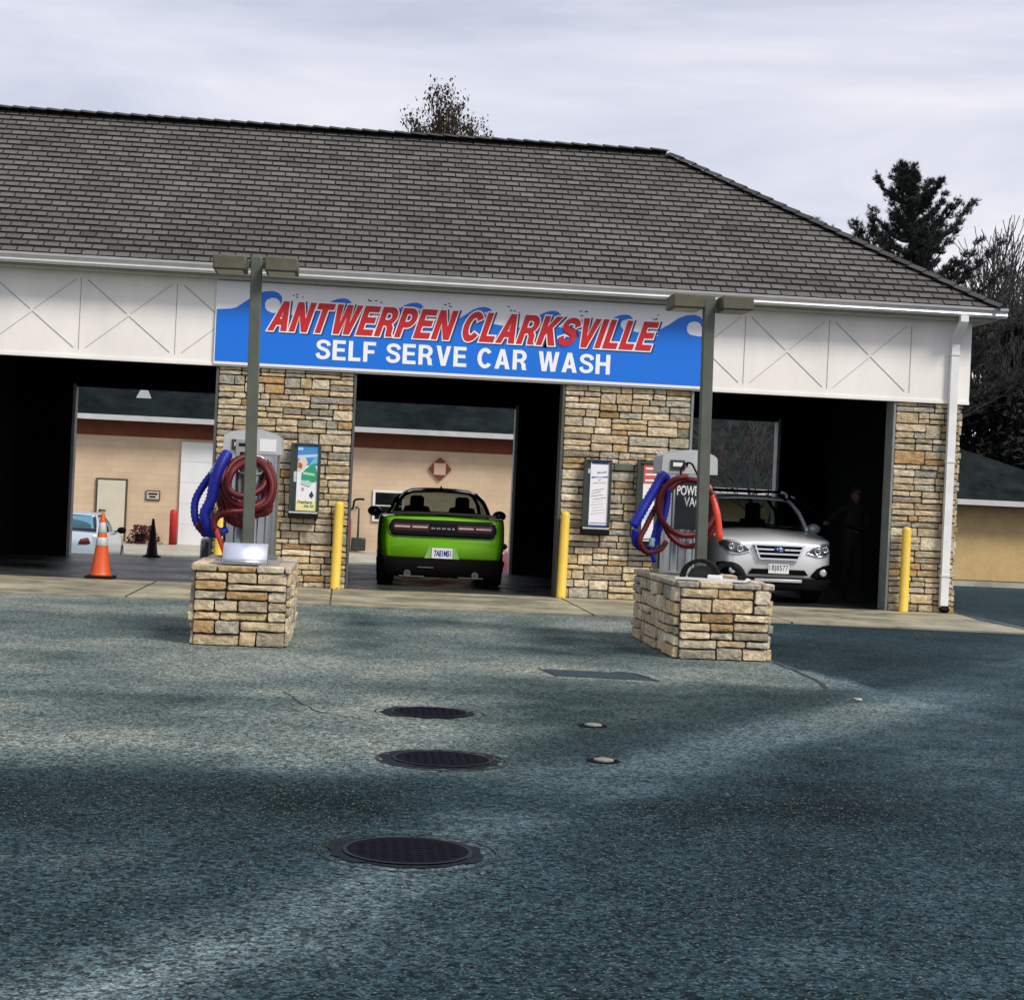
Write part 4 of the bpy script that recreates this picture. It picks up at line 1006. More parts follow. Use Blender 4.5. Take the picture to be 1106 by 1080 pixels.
# ------------------------------------------------------------------ vehicles
def loft(mb, st, nsub=4, usub=3):
    """st: list of (y, [(x,z) from bottom centre outwards to top centre]); mirrored; spline surface through all points"""
    K = len(st[0][1])
    # refine sections
    secs = []
    for y, S_ in st:
        P = crv([(a, 0, b) for a, b in S_], usub); secs.append((y, [(max(0, p.x), p.z) for p in P]))
    K = len(secs[0][1]); cols = [crv([(secs[i][1][k][0], secs[i][0], secs[i][1][k][1]) for i in range(len(secs))], nsub) for k in range(K)]
    NR = len(cols[0]); idx = []
    for i in range(NR):
        row = [mb.vert((cols[k][i].x, cols[k][i].y, cols[k][i].z)) for k in range(K)]
        row += [mb.vert((-cols[k][i].x, cols[k][i].y, cols[k][i].z)) for k in range(K-2, 0, -1)]
        idx.append(row)
    n = len(idx[0])
    for i in range(NR-1):
        for k in range(n): mb.face((idx[i][k], idx[i+1][k], idx[i+1][(k+1)%n], idx[i][(k+1)%n]))
    mb.face(idx[0]); mb.face(list(reversed(idx[-1])))
    return mb
def body_sec(w, zb, zs, zt, crown=.03, wt=.72):
    return [(0, zb), (w*.86, zb), (w*.965, zb+.05), (w, zb+(zs-zb)*.45), (w*.985, zs), (w*.93, zt-.02), (w*wt, zt), (0, zt+crown)]
from mathutils.bvhtree import BVHTree
def bvh_of(o):
    me = o.data; return BVHTree.FromPolygons([v.co.copy() for v in me.vertices], [tuple(p.vertices) for p in me.polygons])
def hug(nm, T, top, bot, off, m_, parent, nx=24, nz=6, th=.008):
    """a patch between a lower and an upper edge line (x, z) laid on the y-facing skin of a body"""
    def lerp(P, t):
        f = t*(len(P)-1); i = min(int(f), len(P)-2); f -= i; return (P[i][0]*(1-f)+P[i+1][0]*f, P[i][1]*(1-f)+P[i+1][1]*f)
    mb = MB(); rows = []; last = 0.
    for i in range(nx+1):
        a = lerp(bot, i/nx); b = lerp(top, i/nx); r = []
        for k in range(nz+1):
            x = a[0]+(b[0]-a[0])*k/nz; z = a[1]+(b[1]-a[1])*k/nz; h = T.ray_cast(Vector((x, -2, z)), Vector((0, 1, 0)), 3.)[0]
            if h: last = h.y
            r.append(mb.vert((x, last-off, z)))
        rows.append(r)
    flip = top[-1][0] < top[0][0]
    for i in range(nx):
        for k in range(nz):
            f = (rows[i][k], rows[i+1][k], rows[i+1][k+1], rows[i][k+1]); mb.face(tuple(reversed(f)) if flip else f)
    o = mb.build(nm, m_, parent, True); md = o.modifiers.new('s', 'SOLIDIFY'); md.thickness = th; md.offset = -1; return o
def slot(w, h, r, zc, xc=0, n=24):
    T_, B_ = [], []
    for k in range(n+1):
        x = -w+2*w*k/n; e = max(0, abs(x)-(w-r)); hh = h-r+math.sqrt(max(0, r*r-e*e)); T_.append((x+xc, zc+hh)); B_.append((x+xc, zc-hh))
    return T_, B_
def wheel(parent, x, y, r=.34, w=.22):
    mb = MB(); s = 1 if x > 0 else -1; a, b = sorted((x, x-s*w))
    mb.lathe([(r-.03, a), (r, a+.03), (r, b-.03), (r-.03, b)], (0, y, r), 28, 'x'); wh = mb.build('wheel', tyreM, parent, True)
    mb = MB(); c, d = sorted((x+s*.004, x-s*.03)); mb.lathe([(r*.62, c), (r*.62, d)], (0, y, r), 24, 'x'); mb.build('rim', rimM, wh)
    mb = MB(); 
    for k in range(5):
        an = k*2*math.pi/5; M = Matrix.Translation((x+s*.006, y, r)) @ Matrix.Rotation(an, 4, 'X')
        mb.box(-.008, .008, -.03, .03, .05, r*.6, M)
    mb.build('spoke', mat('spoke_metal', (.4,.4,.42), .3, metal=.9), wh)
    return wh
def quadstrip(mb, A, B):
    a = [mb.vert(p) for p in A]; b = [mb.vert(p) for p in B]
    for i in range(len(A)-1): mb.face((a[i], a[i+1], b[i+1], b[i]))
def thick(o, t=.012):
    md = o.modifiers.new('s', 'SOLIDIFY'); md.thickness = t; md.offset = 1; return o

def greenhouse(t, y0, y1, y2, y3, wb0, wr, zb0, zr, paint, zb3=None):
    """glass cabin from rear base y0, roof y1..y2, to y3; roof skin and pillars in body paint"""
    zb3 = zb3 or zb0
    mb = MB()
    def sec(y, wb_, wr_, zb_, zr_): return (y, [(0, zb_-.1), (wb_, zb_-.1), (wb_, zb_), (wr_+(wb_-wr_)*.45, zb_+(zr_-zb_)*.55), (wr_, zr_-.03), (wr_*.6, zr_+.0), (0, zr_+.012)])
    loft(mb, [sec(y0, wb0*.90, wb0*.86, zb0-.02, zb0+.015), sec((y0+y1)/2, wb0*.97, (wb0+wr)/2*1.0, zb0, zb0+(zr-zb0)*.57), sec(y1, wb0, wr, zb0, zr-.01), sec((y1+y2)/2, wb0, wr+.01, zb0, zr+.005), sec(y2, wb0, wr, (zb0+zb3)/2, zr-.01), sec((y2+y3)/2, wb0*.98, (wb0+wr)/2*1.0, zb3, zb3+(zr-zb3)*.55), sec(y3, wb0*.92, wb0*.88, zb3-.02, zb3+.01)], 5, 4)
    g = mb.build('window_glass', cglassM, t, True)
    mb = MB(); mb.box(-wb0*.86, wb0*.86, y0+.12, y3-.12, max(zb0, zb3)+.035, max(zb0, zb3)+.05); mb.build('cabin_trim', rubberM, t)
    for s_ in (-1, 1):
        mb = MB(); ym_ = (y1+y2)/2; mb.prism([(s_*.36-.23, ym_, zb0), (s_*.36+.23, ym_, zb0), (s_*.36+.19, ym_, zb0+.13), (s_*.36+.11, ym_, zb0+.15), (s_*.36+.11, ym_, zr-.12), (s_*.36+.07, ym_, zr-.09), (s_*.36-.07, ym_, zr-.09), (s_*.36-.11, ym_, zr-.12), (s_*.36-.11, ym_, zb0+.15), (s_*.36-.19, ym_, zb0+.13)], (0,1,0), .12); mb.build('seat', rubberM, t, bevel=.02)
    # roof skin
    mb = MB(); A = []
    ys = [y1-.10, y1+.05, (y1+y2)/2, y2-.03, y2+.08]; zz = [zr-.055, zr-.004, zr+.012, zr-.0, zr-.05]
    for y, z in zip(ys, zz): A.append([(-wr-.015, y, z-.035), (-wr*.85, y, z+.005), (-wr*.45, y, z+.022), (0, y, z+.028), (wr*.45, y, z+.022), (wr*.85, y, z+.005), (wr+.015, y, z-.035)])
    for i in range(len(A)-1): quadstrip(mb, A[i], A[i+1])
    thick(mb.build('roof_panel', paint, t, True), .012)
    # pillars
    for s in (-1, 1):
        for (ya, yb, wa, wb_, za, zb_) in ((y0, y1-.05, wb0*.90, wr, zb0, zr-.04), (y3, y2+.03, wb0*.90, wr, zb3, zr-.04)):
            mb = MB(); pp = crv([(s*(wa+.01), ya, za), (s*(wa*.5+wb_*.5+.025), ya*.5+yb*.5, za*.43+zb_*.57+.015), (s*(wb_+.01), yb, zb_)], 6)
            mb.tube(pp, .032, 8); mb.build('pillar', paint, t, True)
        mb = MB(); ym = (y1+y2)/2+.05; mb.tube([(s*(wb0+.003), ym, zb0), (s*((wb0+wr)/2+.03), ym, (zb0+zr)/2+.05), (s*(wr+.01), ym, zr-.04)], .025, 6); mb.build('pillar', plasticM, t)
    return g
def mirror(t, x, y, z, paint):
    s = 1 if x > 0 else -1; mb = MB(); mb.lathe([(.001, -.055), (.06, -.045), (.085, 0), (.075, .04), (.02, .06), (.001, .062)], (x, y, z), 16, 'y'); 
    o = mb.build('side_mirror', paint, t, True)
    for v in o.data.vertices: v.co.x = x+(v.co.x-x)*1.35
    mb = MB(); mb.tube([(x-s*.10, y, z-.02), (x-s*.2, y+.02, z-.05)], .02, 8); mb.build('mirror_arm', plasticM, o)

# --- green coupe, tail towards the camera
gx = at(477, 600, 25.35)
car = thing('green_coupe', 'bright green coupe with black tail panel, seen from behind in the middle bay', 'car', (gx.x, 25.3, .024), rad(-1.2))
mb = MB(); 
loft(mb, [(0.0, body_sec(.80, .44, .92, 1.0, .02)), (.05, body_sec(.855, .42, .95, 1.03, .02)), (.25, body_sec(.92, .40, .97, 1.05, .02)), (.8, body_sec(.965, .36, .98, 1.07)), (1.6, body_sec(.95, .26, .95, 1.05)), (2.8, body_sec(.94, .24, .92, 1.02)), (3.8, body_sec(.955, .28, .88, .98)), (4.6, body_sec(.90, .30, .80, .90)), (4.95, body_sec(.78, .34, .70, .78)), (5.0, body_sec(.70, .4, .66, .72))], 5, 4)
body = mb.build('body', greenM, car, True)
greenhouse(car, .62, 1.45, 2.35, 3.3, .80, .53, 1.04, 1.43, mat('paint_dark_roof', (.006, .016, .006), .18, coat=.8), 1.0)
mb = MB(); loft(mb, [(-.02, [(0,.17),(.66,.17),(.80,.24),(.835,.34),(.82,.425),(.6,.43),(0,.43)]), (.06, [(0,.15),(.72,.15),(.86,.22),(.89,.33),(.88,.43),(.6,.44),(0,.44)]), (.5, [(0,.15),(.78,.15),(.93,.22),(.95,.30),(.94,.42),(.6,.44),(0,.44)])], 4, 3); bm = mb.build('rear_bumper', plasticM, car, True)
for s in (-1,1):
    mb = MB(); mb.lathe([(.05,-.03),(.05,.1),(.04,.1),(.04,-.03)], (s*.50,0,.20), 16, 'y'); mb.build('exhaust', mat('exhaust_metal', (.25,.25,.26), .3, metal=1.), bm)
mb = MB(); 
for s in (-1,1): mb.box(*sorted((s*.25, s*.62)), -.032, -.02, .155, .165)
mb.box(-.35,-.12,-.036,-.021,.29,.30); mb.build('bumper_trim', rimM, bm)
# tail panel: rounded slot wrapped on the tail
def rrect(w, h, r, n=6):
    out = []
    for cx, cz, a0 in ((w-r, h-r, 0), (-w+r, h-r, 90), (-w+r, -h+r, 180), (w-r, -h+r, 270)):
        for k in range(n+1): a = rad(a0+90*k/n); out.append((cx+math.cos(a)*r, cz+math.sin(a)*r))
    return out
def wrap(x): return -.012+.10*max(0, (abs(x)-.5)/.35)**2.2
def curved_panel(nm, w, h, r, zc, off, m_, parent, skew=0, xc=0):
    """panel bent along the tail, built as vertical slices of the rounded rectangle"""
    mb = MB(); n = 40; top = []; bot = []
    for k in range(n+1):
        x = -w+2*w*k/n; e = max(0, abs(x)-(w-r)); hh = h-r+math.sqrt(max(0, r*r-e*e))
        y = wrap(x+xc)-off; top.append((x+xc, y, zc+hh)); bot.append((x+xc, y+.012, zc-hh))
    quadstrip(mb, bot, top); return thick(mb.build(nm, m_, parent, True), .008)
BT = bvh_of(body)
def cp_(nm, w, h, r, zc, off, m_, par, xc=0, th=.008): T_, B_ = slot(w, h, r, zc, xc, 48); return hug(nm, BT, T_, B_, off, m_, par, 48, 5, th)
cp_('tail_surround', .825, .150, .12, .875, .006, mat('green_bright', (.16,.46,.06), .25, coat=.8), car)
tp = cp_('tail_panel', .795, .125, .10, .872, .014, tailM, car)
for s in (-1, 1):
    tl = cp_('tail_light', .27, .060, .035, .875, .022, mat('tail_dark', (.035,.006,.008), .25, coat=.5), tp, s*.47)
    for a in (.34, .60): cp_('light_strip', .115, .013, .008, .885, .032, tailPale, tl, s*a)
dg_ = text_mesh('badge_lettering', 'D O D G E', -.17, .17, .862, .888, -.045, mat('badge_metal', (.6,.6,.65), .3, metal=.6), tp, bold=.02, depth=.006)
mb = MB(); A = [(x, .02+.06*abs(x)**2, 1.045+.035*(1-abs(x)**3)) for x in [(-.84+1.68*k/20) for k in range(21)]]; B = [(x, y+.20, z-.01) for x, y, z in A]; quadstrip(mb, A, B)
thick(mb.build('spoiler', blackCarM, car, True), .035)
mb = MB(); mb.tube([(0, 1.5, 1.46), (0, 1.6, 1.50), (0, 1.75, 1.47)], [.02,.012,.005], 8); mb.build('antenna_fin', plasticM, car, True)
mb = MB(); mb.prism([(-.26,-.012,.43),(.26,-.012,.43),(.20,-.012,.595),(-.20,-.012,.595)], (0,-1,0), .004); pr = mb.build('plate_recess', mat('green_pale', (.22,.42,.12), .3, coat=.5), car)
mb = MB(); mb.box(-.152, .152, -.030, -.018, .435, .585); pl = mb.build('licence_plate', mat('plate_white', (.72,.74,.78), .4), car)
text_mesh('plate_lettering', '7AE1M51', -.115, .13, .465, .555, -.033, mat('plate_blue', (.01,.03,.25), .5), pl, bold=.03, depth=.002)
for x in (-.95, .95):
    for y in (.95, 4.0): wheel(car, x, y, .36, .26)
mirror(car, -1.03, 3.0, 1.06, blackCarM); mirror(car, 1.03, 3.0, 1.06, blackCarM)


# --- silver wagon, nose towards the camera
sx = at(840, 610, 24.85)
suv = thing('silver_wagon', 'silver wagon with roof rails and chrome grille facing out of the right bay', 'car', (sx.x, 24.85, .024), rad(1.5))
mb = MB()
loft(mb, [(0.0, body_sec(.66, .40, .76, .86, .02)), (.05, body_sec(.76, .36, .82, .91, .025)), (.20, body_sec(.85, .32, .88, .955, .03)), (.5, body_sec(.90, .32, .92, .99, .04)), (1.15, body_sec(.91, .30, .98, 1.07, .03)), (2.4, body_sec(.91, .28, .98, 1.08)), (3.8, body_sec(.91, .30, 1.0, 1.1)), (4.55, body_sec(.86, .36, .98, 1.08)), (4.75, body_sec(.78, .42, .92, 1.0))], 5, 4)
sbody = mb.build('body', silverM, suv, True); SB = bvh_of(sbody)
greenhouse(suv, 1.0, 1.75, 3.9, 4.6, .80, .60, 1.07, 1.56, silverM, 1.09)
for s in (-1, 1):
    mb = MB(); mb.tube(crv([(s*.60,1.75,1.57),(s*.60,1.9,1.645),(s*.60,2.8,1.665),(s*.60,3.7,1.645),(s*.60,3.85,1.57)], 6), .022, 8); mb.build('roof_rail', silverM, suv, True)
for yb_ in (2.1, 3.2): mb = MB(); mb.tube([(-.6,yb_,1.66),(.6,yb_,1.66)], .022, 8); mb.build('rack_bar', plasticM, suv, True)
def nose(x): return -.012+.055*max(0, (abs(x)-.38)/.3)**1.7
gr = thing('grille', None, None); gr.parent = suv
bpy.data.objects.remove(gr)
def noseshape(nm, P, off, m_, parent, dep=.012):
    mb = MB(); A = [(x, nose(x)-off, z) for x, z in P]; mb.prism(A, (0,-1,0), dep); return mb.build(nm, m_, parent)
g = noseshape('grille', [(-.385,.845),(-.30,.66),(-.22,.635),(.22,.635),(.30,.66),(.385,.845),(.3,.865),(-.3,.865)], -.006, plasticM, suv, .03)
for z, w in ((.855,.39),(.79,.365),(.725,.335),(.65,.285)): noseshape('grille_bar', [(-w,z-.011),(w,z-.011),(w,z+.013),(-w,z+.013)], .0, chromeM, g, .05)
for s in (-1, 1): noseshape('grille_edge', [(s*.385,.865),(s*.30,.645),(s*.275,.645),(s*.36,.865)], .0, chromeM, g, .045)
mb = MB(); mb.lathe([(.001,-.075),(.06,-.07),(.065,-.05),(.065,.0)], (0,0,.775), 24, 'y'); o = mb.build('emblem', mat('emblem_blue', (.02,.05,.16), .2, metal=.4), g, True)
for v in o.data.vertices: v.co.x *= 1.35; v.co.y -= .0; v.co.z = .79+(v.co.z-.775)*.75
mb = MB()
for a, b, r in ((-.035,.01,.012),(.0,.012,.008),(.02,-.002,.008),(.035,.012,.008),(.01,-.018,.008),(.04,-.014,.007)): mb.lathe([(r,-.083),(r,-.076)], (a,0,.79+b), 8, 'y')
mb.build('emblem_stars', chromeM, o)
for s in (-1, 1):
    # headlights wrap from beside the grille up along the wing
    top = [(s*x, z) for x, z in ((.44,.775),(.52,.84),(.62,.885),(.70,.905),(.78,.91),(.825,.90),(.855,.87))]
    bot = [(s*x, z) for x, z in ((.43,.745),(.50,.725),(.58,.705),(.66,.70),(.74,.715),(.80,.76),(.845,.81))]
    hb_ = hug('headlight', SB, top, bot, .012, mat('headlight_back', (.10,.11,.12), .2, metal=.5, coat=1), suv, 24, 6, .01)
    hug('headlight_rim', SB, [(x, z+.004) for x, z in top], [(x, z-.020) for x, z in top], .018, mat('headlight_chrome', (.75,.78,.8), .15, metal=.8), hb_, 24, 2, .006)
    hug('headlight_rim', SB, [(x, z+.018) for x, z in bot], [(x, z-.002) for x, z in bot], .018, mat('headlight_chrome', (.75,.78,.8), .15), hb_, 24, 2, .006)
    for x_, z_, r in ((.59,.785,.052), (.715,.815,.046)):
        h = SB.ray_cast(Vector((s*x_, -2, z_)), Vector((0,1,0)), 3.)[0]; mb = MB(); mb.lathe([(r,-.005),(r,-.03),(r*.85,-.034),(r*.6,-.012),(.001,-.006)], (s*x_, h.y-.008, z_), 20, 'y'); mb.build('lamp', mat('lamp_chrome', (.7,.74,.78), .12, metal=.9), hb_, True)
        mb = MB(); mb.lathe([(r*.45,-.028),(r*.3,-.04),(.001,-.044)], (s*x_, h.y-.008, z_), 16, 'y'); mb.build('lamp', mat('lamp_lens_dark', (.05,.07,.10), .08, coat=1), hb_, True)
# lower bumper, cladding, fog lamps
noseshape('lower_grille', [(-.40,.50),(.40,.50),(.46,.42),(-.46,.42)], .022, plasticM, suv)
mb = MB(); loft(mb, [(-.05, [(0,.20),(.55,.20),(.62,.24),(.64,.33),(.5,.35),(0,.35)]), (.05, [(0,.19),(.66,.19),(.80,.24),(.83,.36),(.6,.38),(0,.38)]), (.35, [(0,.19),(.74,.19),(.89,.26),(.915,.40),(.6,.42),(0,.42)]), (.6, [(0,.2),(.76,.2),(.90,.28),(.92,.44),(.6,.46),(0,.46)])], 4, 3); mb.build('lower_bumper', plasticM, suv, True)
mb = MB(); 
mb.box(-.36, .36, -.072, -.05, .31, .36); mb.build('skid_plate', mat('skid_silver', (.45,.47,.48), .4, metal=.4), suv, bevel=.01)
for s in (-1, 1):
    cl = hug('bumper_cladding', SB, [(s*x, z) for x, z in ((.52,.44),(.60,.53),(.70,.575),(.80,.59),(.87,.57))], [(s*x, z) for x, z in ((.50,.40),(.60,.375),(.70,.37),(.80,.37),(.865,.38))], .018, plasticM, suv, 20, 6, .02)
    mb = MB(); mb.lathe([(.055,.02),(.055,-.03),(.045,-.045),(.001,-.035)], (s*.69, SB.ray_cast(Vector((s*.69,-2,.47)), Vector((0,1,0)), 3.)[0].y-.012, .47), 18, 'y'); mb.build('fog_light', headM, cl, True)
mb = MB(); mb.box(-.155, .155, -.065, -.052, .44, .58); pl = mb.build('licence_plate', mat('plate_white2', (.70,.72,.74), .4), suv)
text_mesh('plate_lettering', '1BJ8577', -.14, .14, .46, .565, -.068, mat('plate_black', (.02,.02,.03), .5), pl, bold=.0, depth=.002, spacing=1.15)
for q_ in ([(-.55, 1.02, 1.10), (-.05, 1.0, 1.115)], [(.1, 1.02, 1.11), (.55, 1.02, 1.095)]): mb = MB(); mb.tube(q_, .012, 6); mb.build('wiper', plasticM, suv)
for x in (-.91, .91):
    for y in (.95, 3.7): wheel(suv, x, y, .345, .22)
mirror(suv, -1.0, 1.55, 1.10, silverM); mirror(suv, 1.0, 1.55, 1.10, silverM)

# --- sedans parked behind
def sedan(px, Y, paint, label, rz=0):
    p = at(px, 580, Y); t = thing('parked_sedan', label, 'car', (p.x, Y, zg(p.x, Y+2)), rz)
    mb = MB(); loft(mb, [(0.0, body_sec(.74, .36, .86, .97, .02)), (.06, body_sec(.82, .30, .90, 1.0, .02)), (.3, body_sec(.88, .28, .92, 1.02, .02)), (1.2, body_sec(.91, .24, .92, 1.02)), (2.6, body_sec(.91, .22, .90, 1.0)), (3.6, body_sec(.90, .24, .85, .95)), (4.4, body_sec(.84, .28, .72, .80)), (4.6, body_sec(.7, .34, .64, .7))], 4, 3); mb.build('body', paint, t, True)
    greenhouse(t, .55, 1.35, 2.3, 3.2, .78, .56, 1.0, 1.43, paint, .97)
    mb = MB(); mb.prism([(-.60,.72,1.09),(.60,.72,1.09),(.50,1.17,1.37),(-.50,1.17,1.37)], (0,-.55,.83), .012); mb.build('rear_window', mat('sky_glass', (.06,.22,.32), .12, coat=.5), t)
    for s in (-1,1):
        mb = MB(); A = [(s*.36,-.015,.76),(s*.55,-.005,.75),(s*.70,.03,.76),(s*.80,.10,.80)]; B = [(s*.40,.0,.86),(s*.55,.01,.90),(s*.72,.045,.91),(s*.825,.12,.90)]
        quadstrip(mb, A, B); thick(mb.build('tail_light', tailRed, t, True), .016)
    mb = MB(); mb.box(-.16,.16,-.03,-.01,.66,.80); pl = mb.build('licence_plate', reflM, t)
    mb = MB(); mb.box(-.55,.55,-.03,.05,.22,.33); mb.build('bumper_trim', plasticM, t, bevel=.01)
    for x in (-.91,.91):
        for y in (.95, 3.75): wheel(t, x, y, .33, .21)
    mirror(t, -.98, 2.9, 1.02, plasticM); mirror(t, .98, 2.9, 1.02, plasticM)
    return t
sedan(68, 41, lightM, 'pale silver sedan seen through the left bay behind the orange cone')
sedan(256, 41, blackCarM, 'dark sedan mostly hidden by the left vacuum, behind the left bay')
sedan(512, 41, maroonM, 'maroon sedan glimpsed right of the green coupe')

# ------------------------------------------------------------------ person washing the wagon
pp = at(921, 600, 26.3)
per = thing('person', 'person in dark clothes aiming a spray wand at the silver wagon', 'person', (pp.x, 26.3, .024), rad(8))
def skin(name, joints, bones, parent, m_, sub=2):
    me = bpy.data.meshes.new(name); me.from_pydata([j[0] for j in joints], bones, []); me.materials.append(m_)
    o = bpy.data.objects.new(name, me); COL.objects.link(o); o.parent = parent
    md = o.modifiers.new('skin', 'SKIN'); 
    if not me.skin_vertices: me.skin_vertices.new()
    for i, j in enumerate(joints):
        r = j[1]; me.skin_vertices[0].data[i].radius = r if isinstance(r, tuple) else (r, r)
    me.skin_vertices[0].data[0].use_root = True
    md.use_smooth_shade = True
    s_ = o.modifiers.new('sub', 'SUBSURF'); s_.levels = sub; s_.render_levels = sub
    return o
J = [((0,0,.96),(.15,.11)), ((0,0,1.15),(.145,.10)), ((0,.01,1.34),(.17,.115)), ((0,.01,1.46),(.10,.08)), ((0,-.01,1.54),.055), ((0,-.03,1.66),(.078,.095)), ((0,-.03,1.74),(.06,.075)),
     ((-.20,.0,1.43),.065), ((-.42,-.12,1.30),.05), ((-.58,-.30,1.24),.034), ((.20,.0,1.43),.065), ((.20,-.10,1.18),.05), ((-.02,-.28,1.12),.034),
     ((-.10,0,.90),.10), ((-.13,-.03,.50),.066), ((-.14,.03,.10),.045), ((-.15,-.13,.04),.042), ((.10,0,.90),.10), ((.14,.02,.50),.066), ((.16,.08,.10),.045), ((.18,-.08,.04),.042)]
B = [(0,1),(1,2),(2,3),(3,4),(4,5),(5,6),(3,7),(7,8),(8,9),(3,10),(10,11),(11,12),(0,13),(13,14),(14,15),(15,16),(0,17),(17,18),(18,19),(19,20)]
skin('body', J, B, per, clothM)
mb = MB(); mb.lathe([(.001,-.125),(.045,-.115),(.068,-.06),(.078,0),(.08,.05),(.06,.10),(.001,.125)], (0,-.045,1.66), 18, 'z'); hd = mb.build('head', skinM, per, True)
for v in hd.data.vertices: v.co.y = -.045+(v.co.y+.045)*1.18
mb = MB(); mb.tube([(0,-.125,1.665),(0,-.155,1.64),(0,-.13,1.625)], [.008,.016,.006], 8); mb.build('nose', skinM, hd, True)
for s in (-1,1):
    mb = MB(); mb.lathe([(.001,-.004),(.012,0),(.001,.004)], (s*.03,-.132,1.675), 10, 'y'); mb.build('eye', rubberM, hd, True)
    mb = MB(); mb.lathe([(.001,-.012),(.026,-.004),(.022,.01),(.001,.012)], (s*.08,-.035,1.655), 12, 'x'); mb.build('ear', skinM, hd, True)
mb = MB(); mb.box(-.022,.022,-.136,-.128,1.605,1.612); mb.build('mouth', hoseR, hd)
mb = MB(); mb.lathe([(.082,-.01),(.092,.03),(.085,.08),(.055,.115),(.001,.125)], (0,-.035,1.69), 20, 'z'); mb.prism([(-.06,-.11,1.70),(.06,-.11,1.70),(.045,-.20,1.69),(-.045,-.20,1.69)], (0,0,1), .01); mb.build('cap', clothM, per, True)
def hand(base, d, parent):
    d = Vector(d).normalized(); b = Vector(base); side = Vector((0,0,1)).cross(d).normalized(); upv = d.cross(side)
    J = [(b, .022), (b+d*.045, (.030,.016)), (b+d*.08, (.032,.014))]; Bn = [(0,1),(1,2)]
    for k in range(4):
        o_ = side*(-.027+.018*k); l = (.030,.036,.034,.026)[k]; i = len(J)
        J += [(b+d*.085+o_, .0085), (b+d*(.085+l)+o_-upv*.012, .0085), (b+d*(.085+l)+o_-upv*.042, .0078), (b+d*.085+o_-upv*.05, .007)]; Bn += [(2,i),(i,i+1),(i+1,i+2),(i+2,i+3)]
    i = len(J); J += [(b+d*.03+side*.035-upv*.01, .010), (b+d*.06+side*.04-upv*.035, .009), (b+d*.085+side*.02-upv*.05, .008)]; Bn += [(1,i),(i,i+1),(i+1,i+2)]
    return skin('hand', [(tuple(a), r) for a, r in J], Bn, parent, skinM, 1)
hand((-.58,-.30,1.24), (-.7,-.7,-.1), per); hand((-.02,-.28,1.12), (-.8,-.5,.1), per)
wd = thing('spray_wand', 'thin dark spray wand held out by the person in the right bay', 'spray wand', (pp.x, 26.3, .024), rad(8))
mb = MB(); mb.tube([(-.02,-.37,1.10),(-.64,-.42,1.26),(-1.15,-.5,1.52),(-1.25,-.52,1.57)], [.016,.014,.009,.009], 8); mb.build('lance', plasticM, wd, True)
mb = MB(); mb.tube([(-1.25,-.52,1.57),(-1.31,-.53,1.60)], .016, 8); mb.build('tip', rimM, wd)
mb = MB(); mb.tube(crv([(-.02,-.37,1.10),(.15,-.42,.85),(.3,-.2,.4),(.5,.2,.05),(.5,.9,.03)], 8), .010, 6); mb.build('supply_hose', rubberM, wd, True)

# ------------------------------------------------------------------ building behind (tan block)
bb = thing('tan_block_building', 'low tan block building with brown band seen through the left and middle bays', 'building', (-3.5, 54, -.55))
def bp_(mb, nm, m_, **k): o = mb.build(nm, m_, bb, **k); o.location = -Vector(bb.location); return o
mb = MB(); mb.box(-16, 7.9, 54, 63, -.9, 2.739); wl = bp_(mb, 'wall', tanM)
mb = MB(); mb.box(-16.02, 7.92, 53.98, 63.02, 2.74, 3.3); bp_(mb, 'brown_band', brownM)
mb = MB(); mb.prism([(-16.6,53.4,3.3),(-16.6,63.6,3.3),(-16.6,58.5,6.4)], (1,0,0), 25.1); bp_(mb, 'roof', backroofM)
mb = MB(); mb.box(-16.6, 8.5, 53.25, 53.39, 3.2, 3.36); bp_(mb, 'gutter', gutterM)
mb = MB(); mb.box(-2.95, -2.7, 53.9, 55.0, 3.62, 4.0); 
v1 = at(155, 423, 54.6)
mb = MB(); mb.prism([(v1.x-.22,54.5,3.95),(v1.x+.28,54.5,3.95),(v1.x+.12,54.5,4.22),(v1.x-.08,54.5,4.22)], (0,1,0), .5); bp_(mb, 'roof_vent', capM)
d = bp_(MB().box(-7.66, -6.70, 53.93, 53.985, -.53, 1.42), 'door_frame', mat('door_trim', (.06,.045,.03), .6))
mb = MB(); mb.box(-7.60, -6.76, 53.90, 53.928, -.52, 1.36); dr = bp_(mb, 'door', doorM)
mb = MB(); mb.tube([(-7.5,53.86,.42),(-7.32,53.86,.42)], .018, 8); mb.lathe([(.035,-.045),(.035,.0)], (-7.5,53.9,.42), 12, 'y'); mb.build('handle', rubberM, dr); mb = MB(); mb.lathe([(.03,-.03),(.03,.0)], (-7.5,53.9,.24), 12, 'y'); mb.build('lock', rubberM, dr)
mb = MB(); mb.box(-5.10, -3.2, 53.90, 53.985, -.53, 2.65)
bp_(mb, 'garage_door', whitedoorM)
mb = MB()
for z in (.1,.75,1.4,2.05): mb.box(-5.09,-3.21,53.893,53.8995,z,z+.012)
bp_(mb, 'garage_door_seams', mat('door_seam', (.60,.62,.64), .6))
mb = MB(); mb.box(-6.14,-5.70,53.95,53.985,.80,1.10); sg = bp_(mb, 'wall_notice', mat('notice_frame', (.03,.03,.03), .5))
mb = MB(); mb.box(-6.11,-5.73,53.94,53.949,.83,1.07); ng = mb.build('notice_face', mat('notice_face', (.42,.40,.33), .5), sg)
mb = MB(); mb.box(-6.06,-5.78,53.934,53.939,.97,1.02); mb.box(-6.02,-5.84,53.934,53.939,.88,.93); mb.build('notice_marks', rubberM, sg)
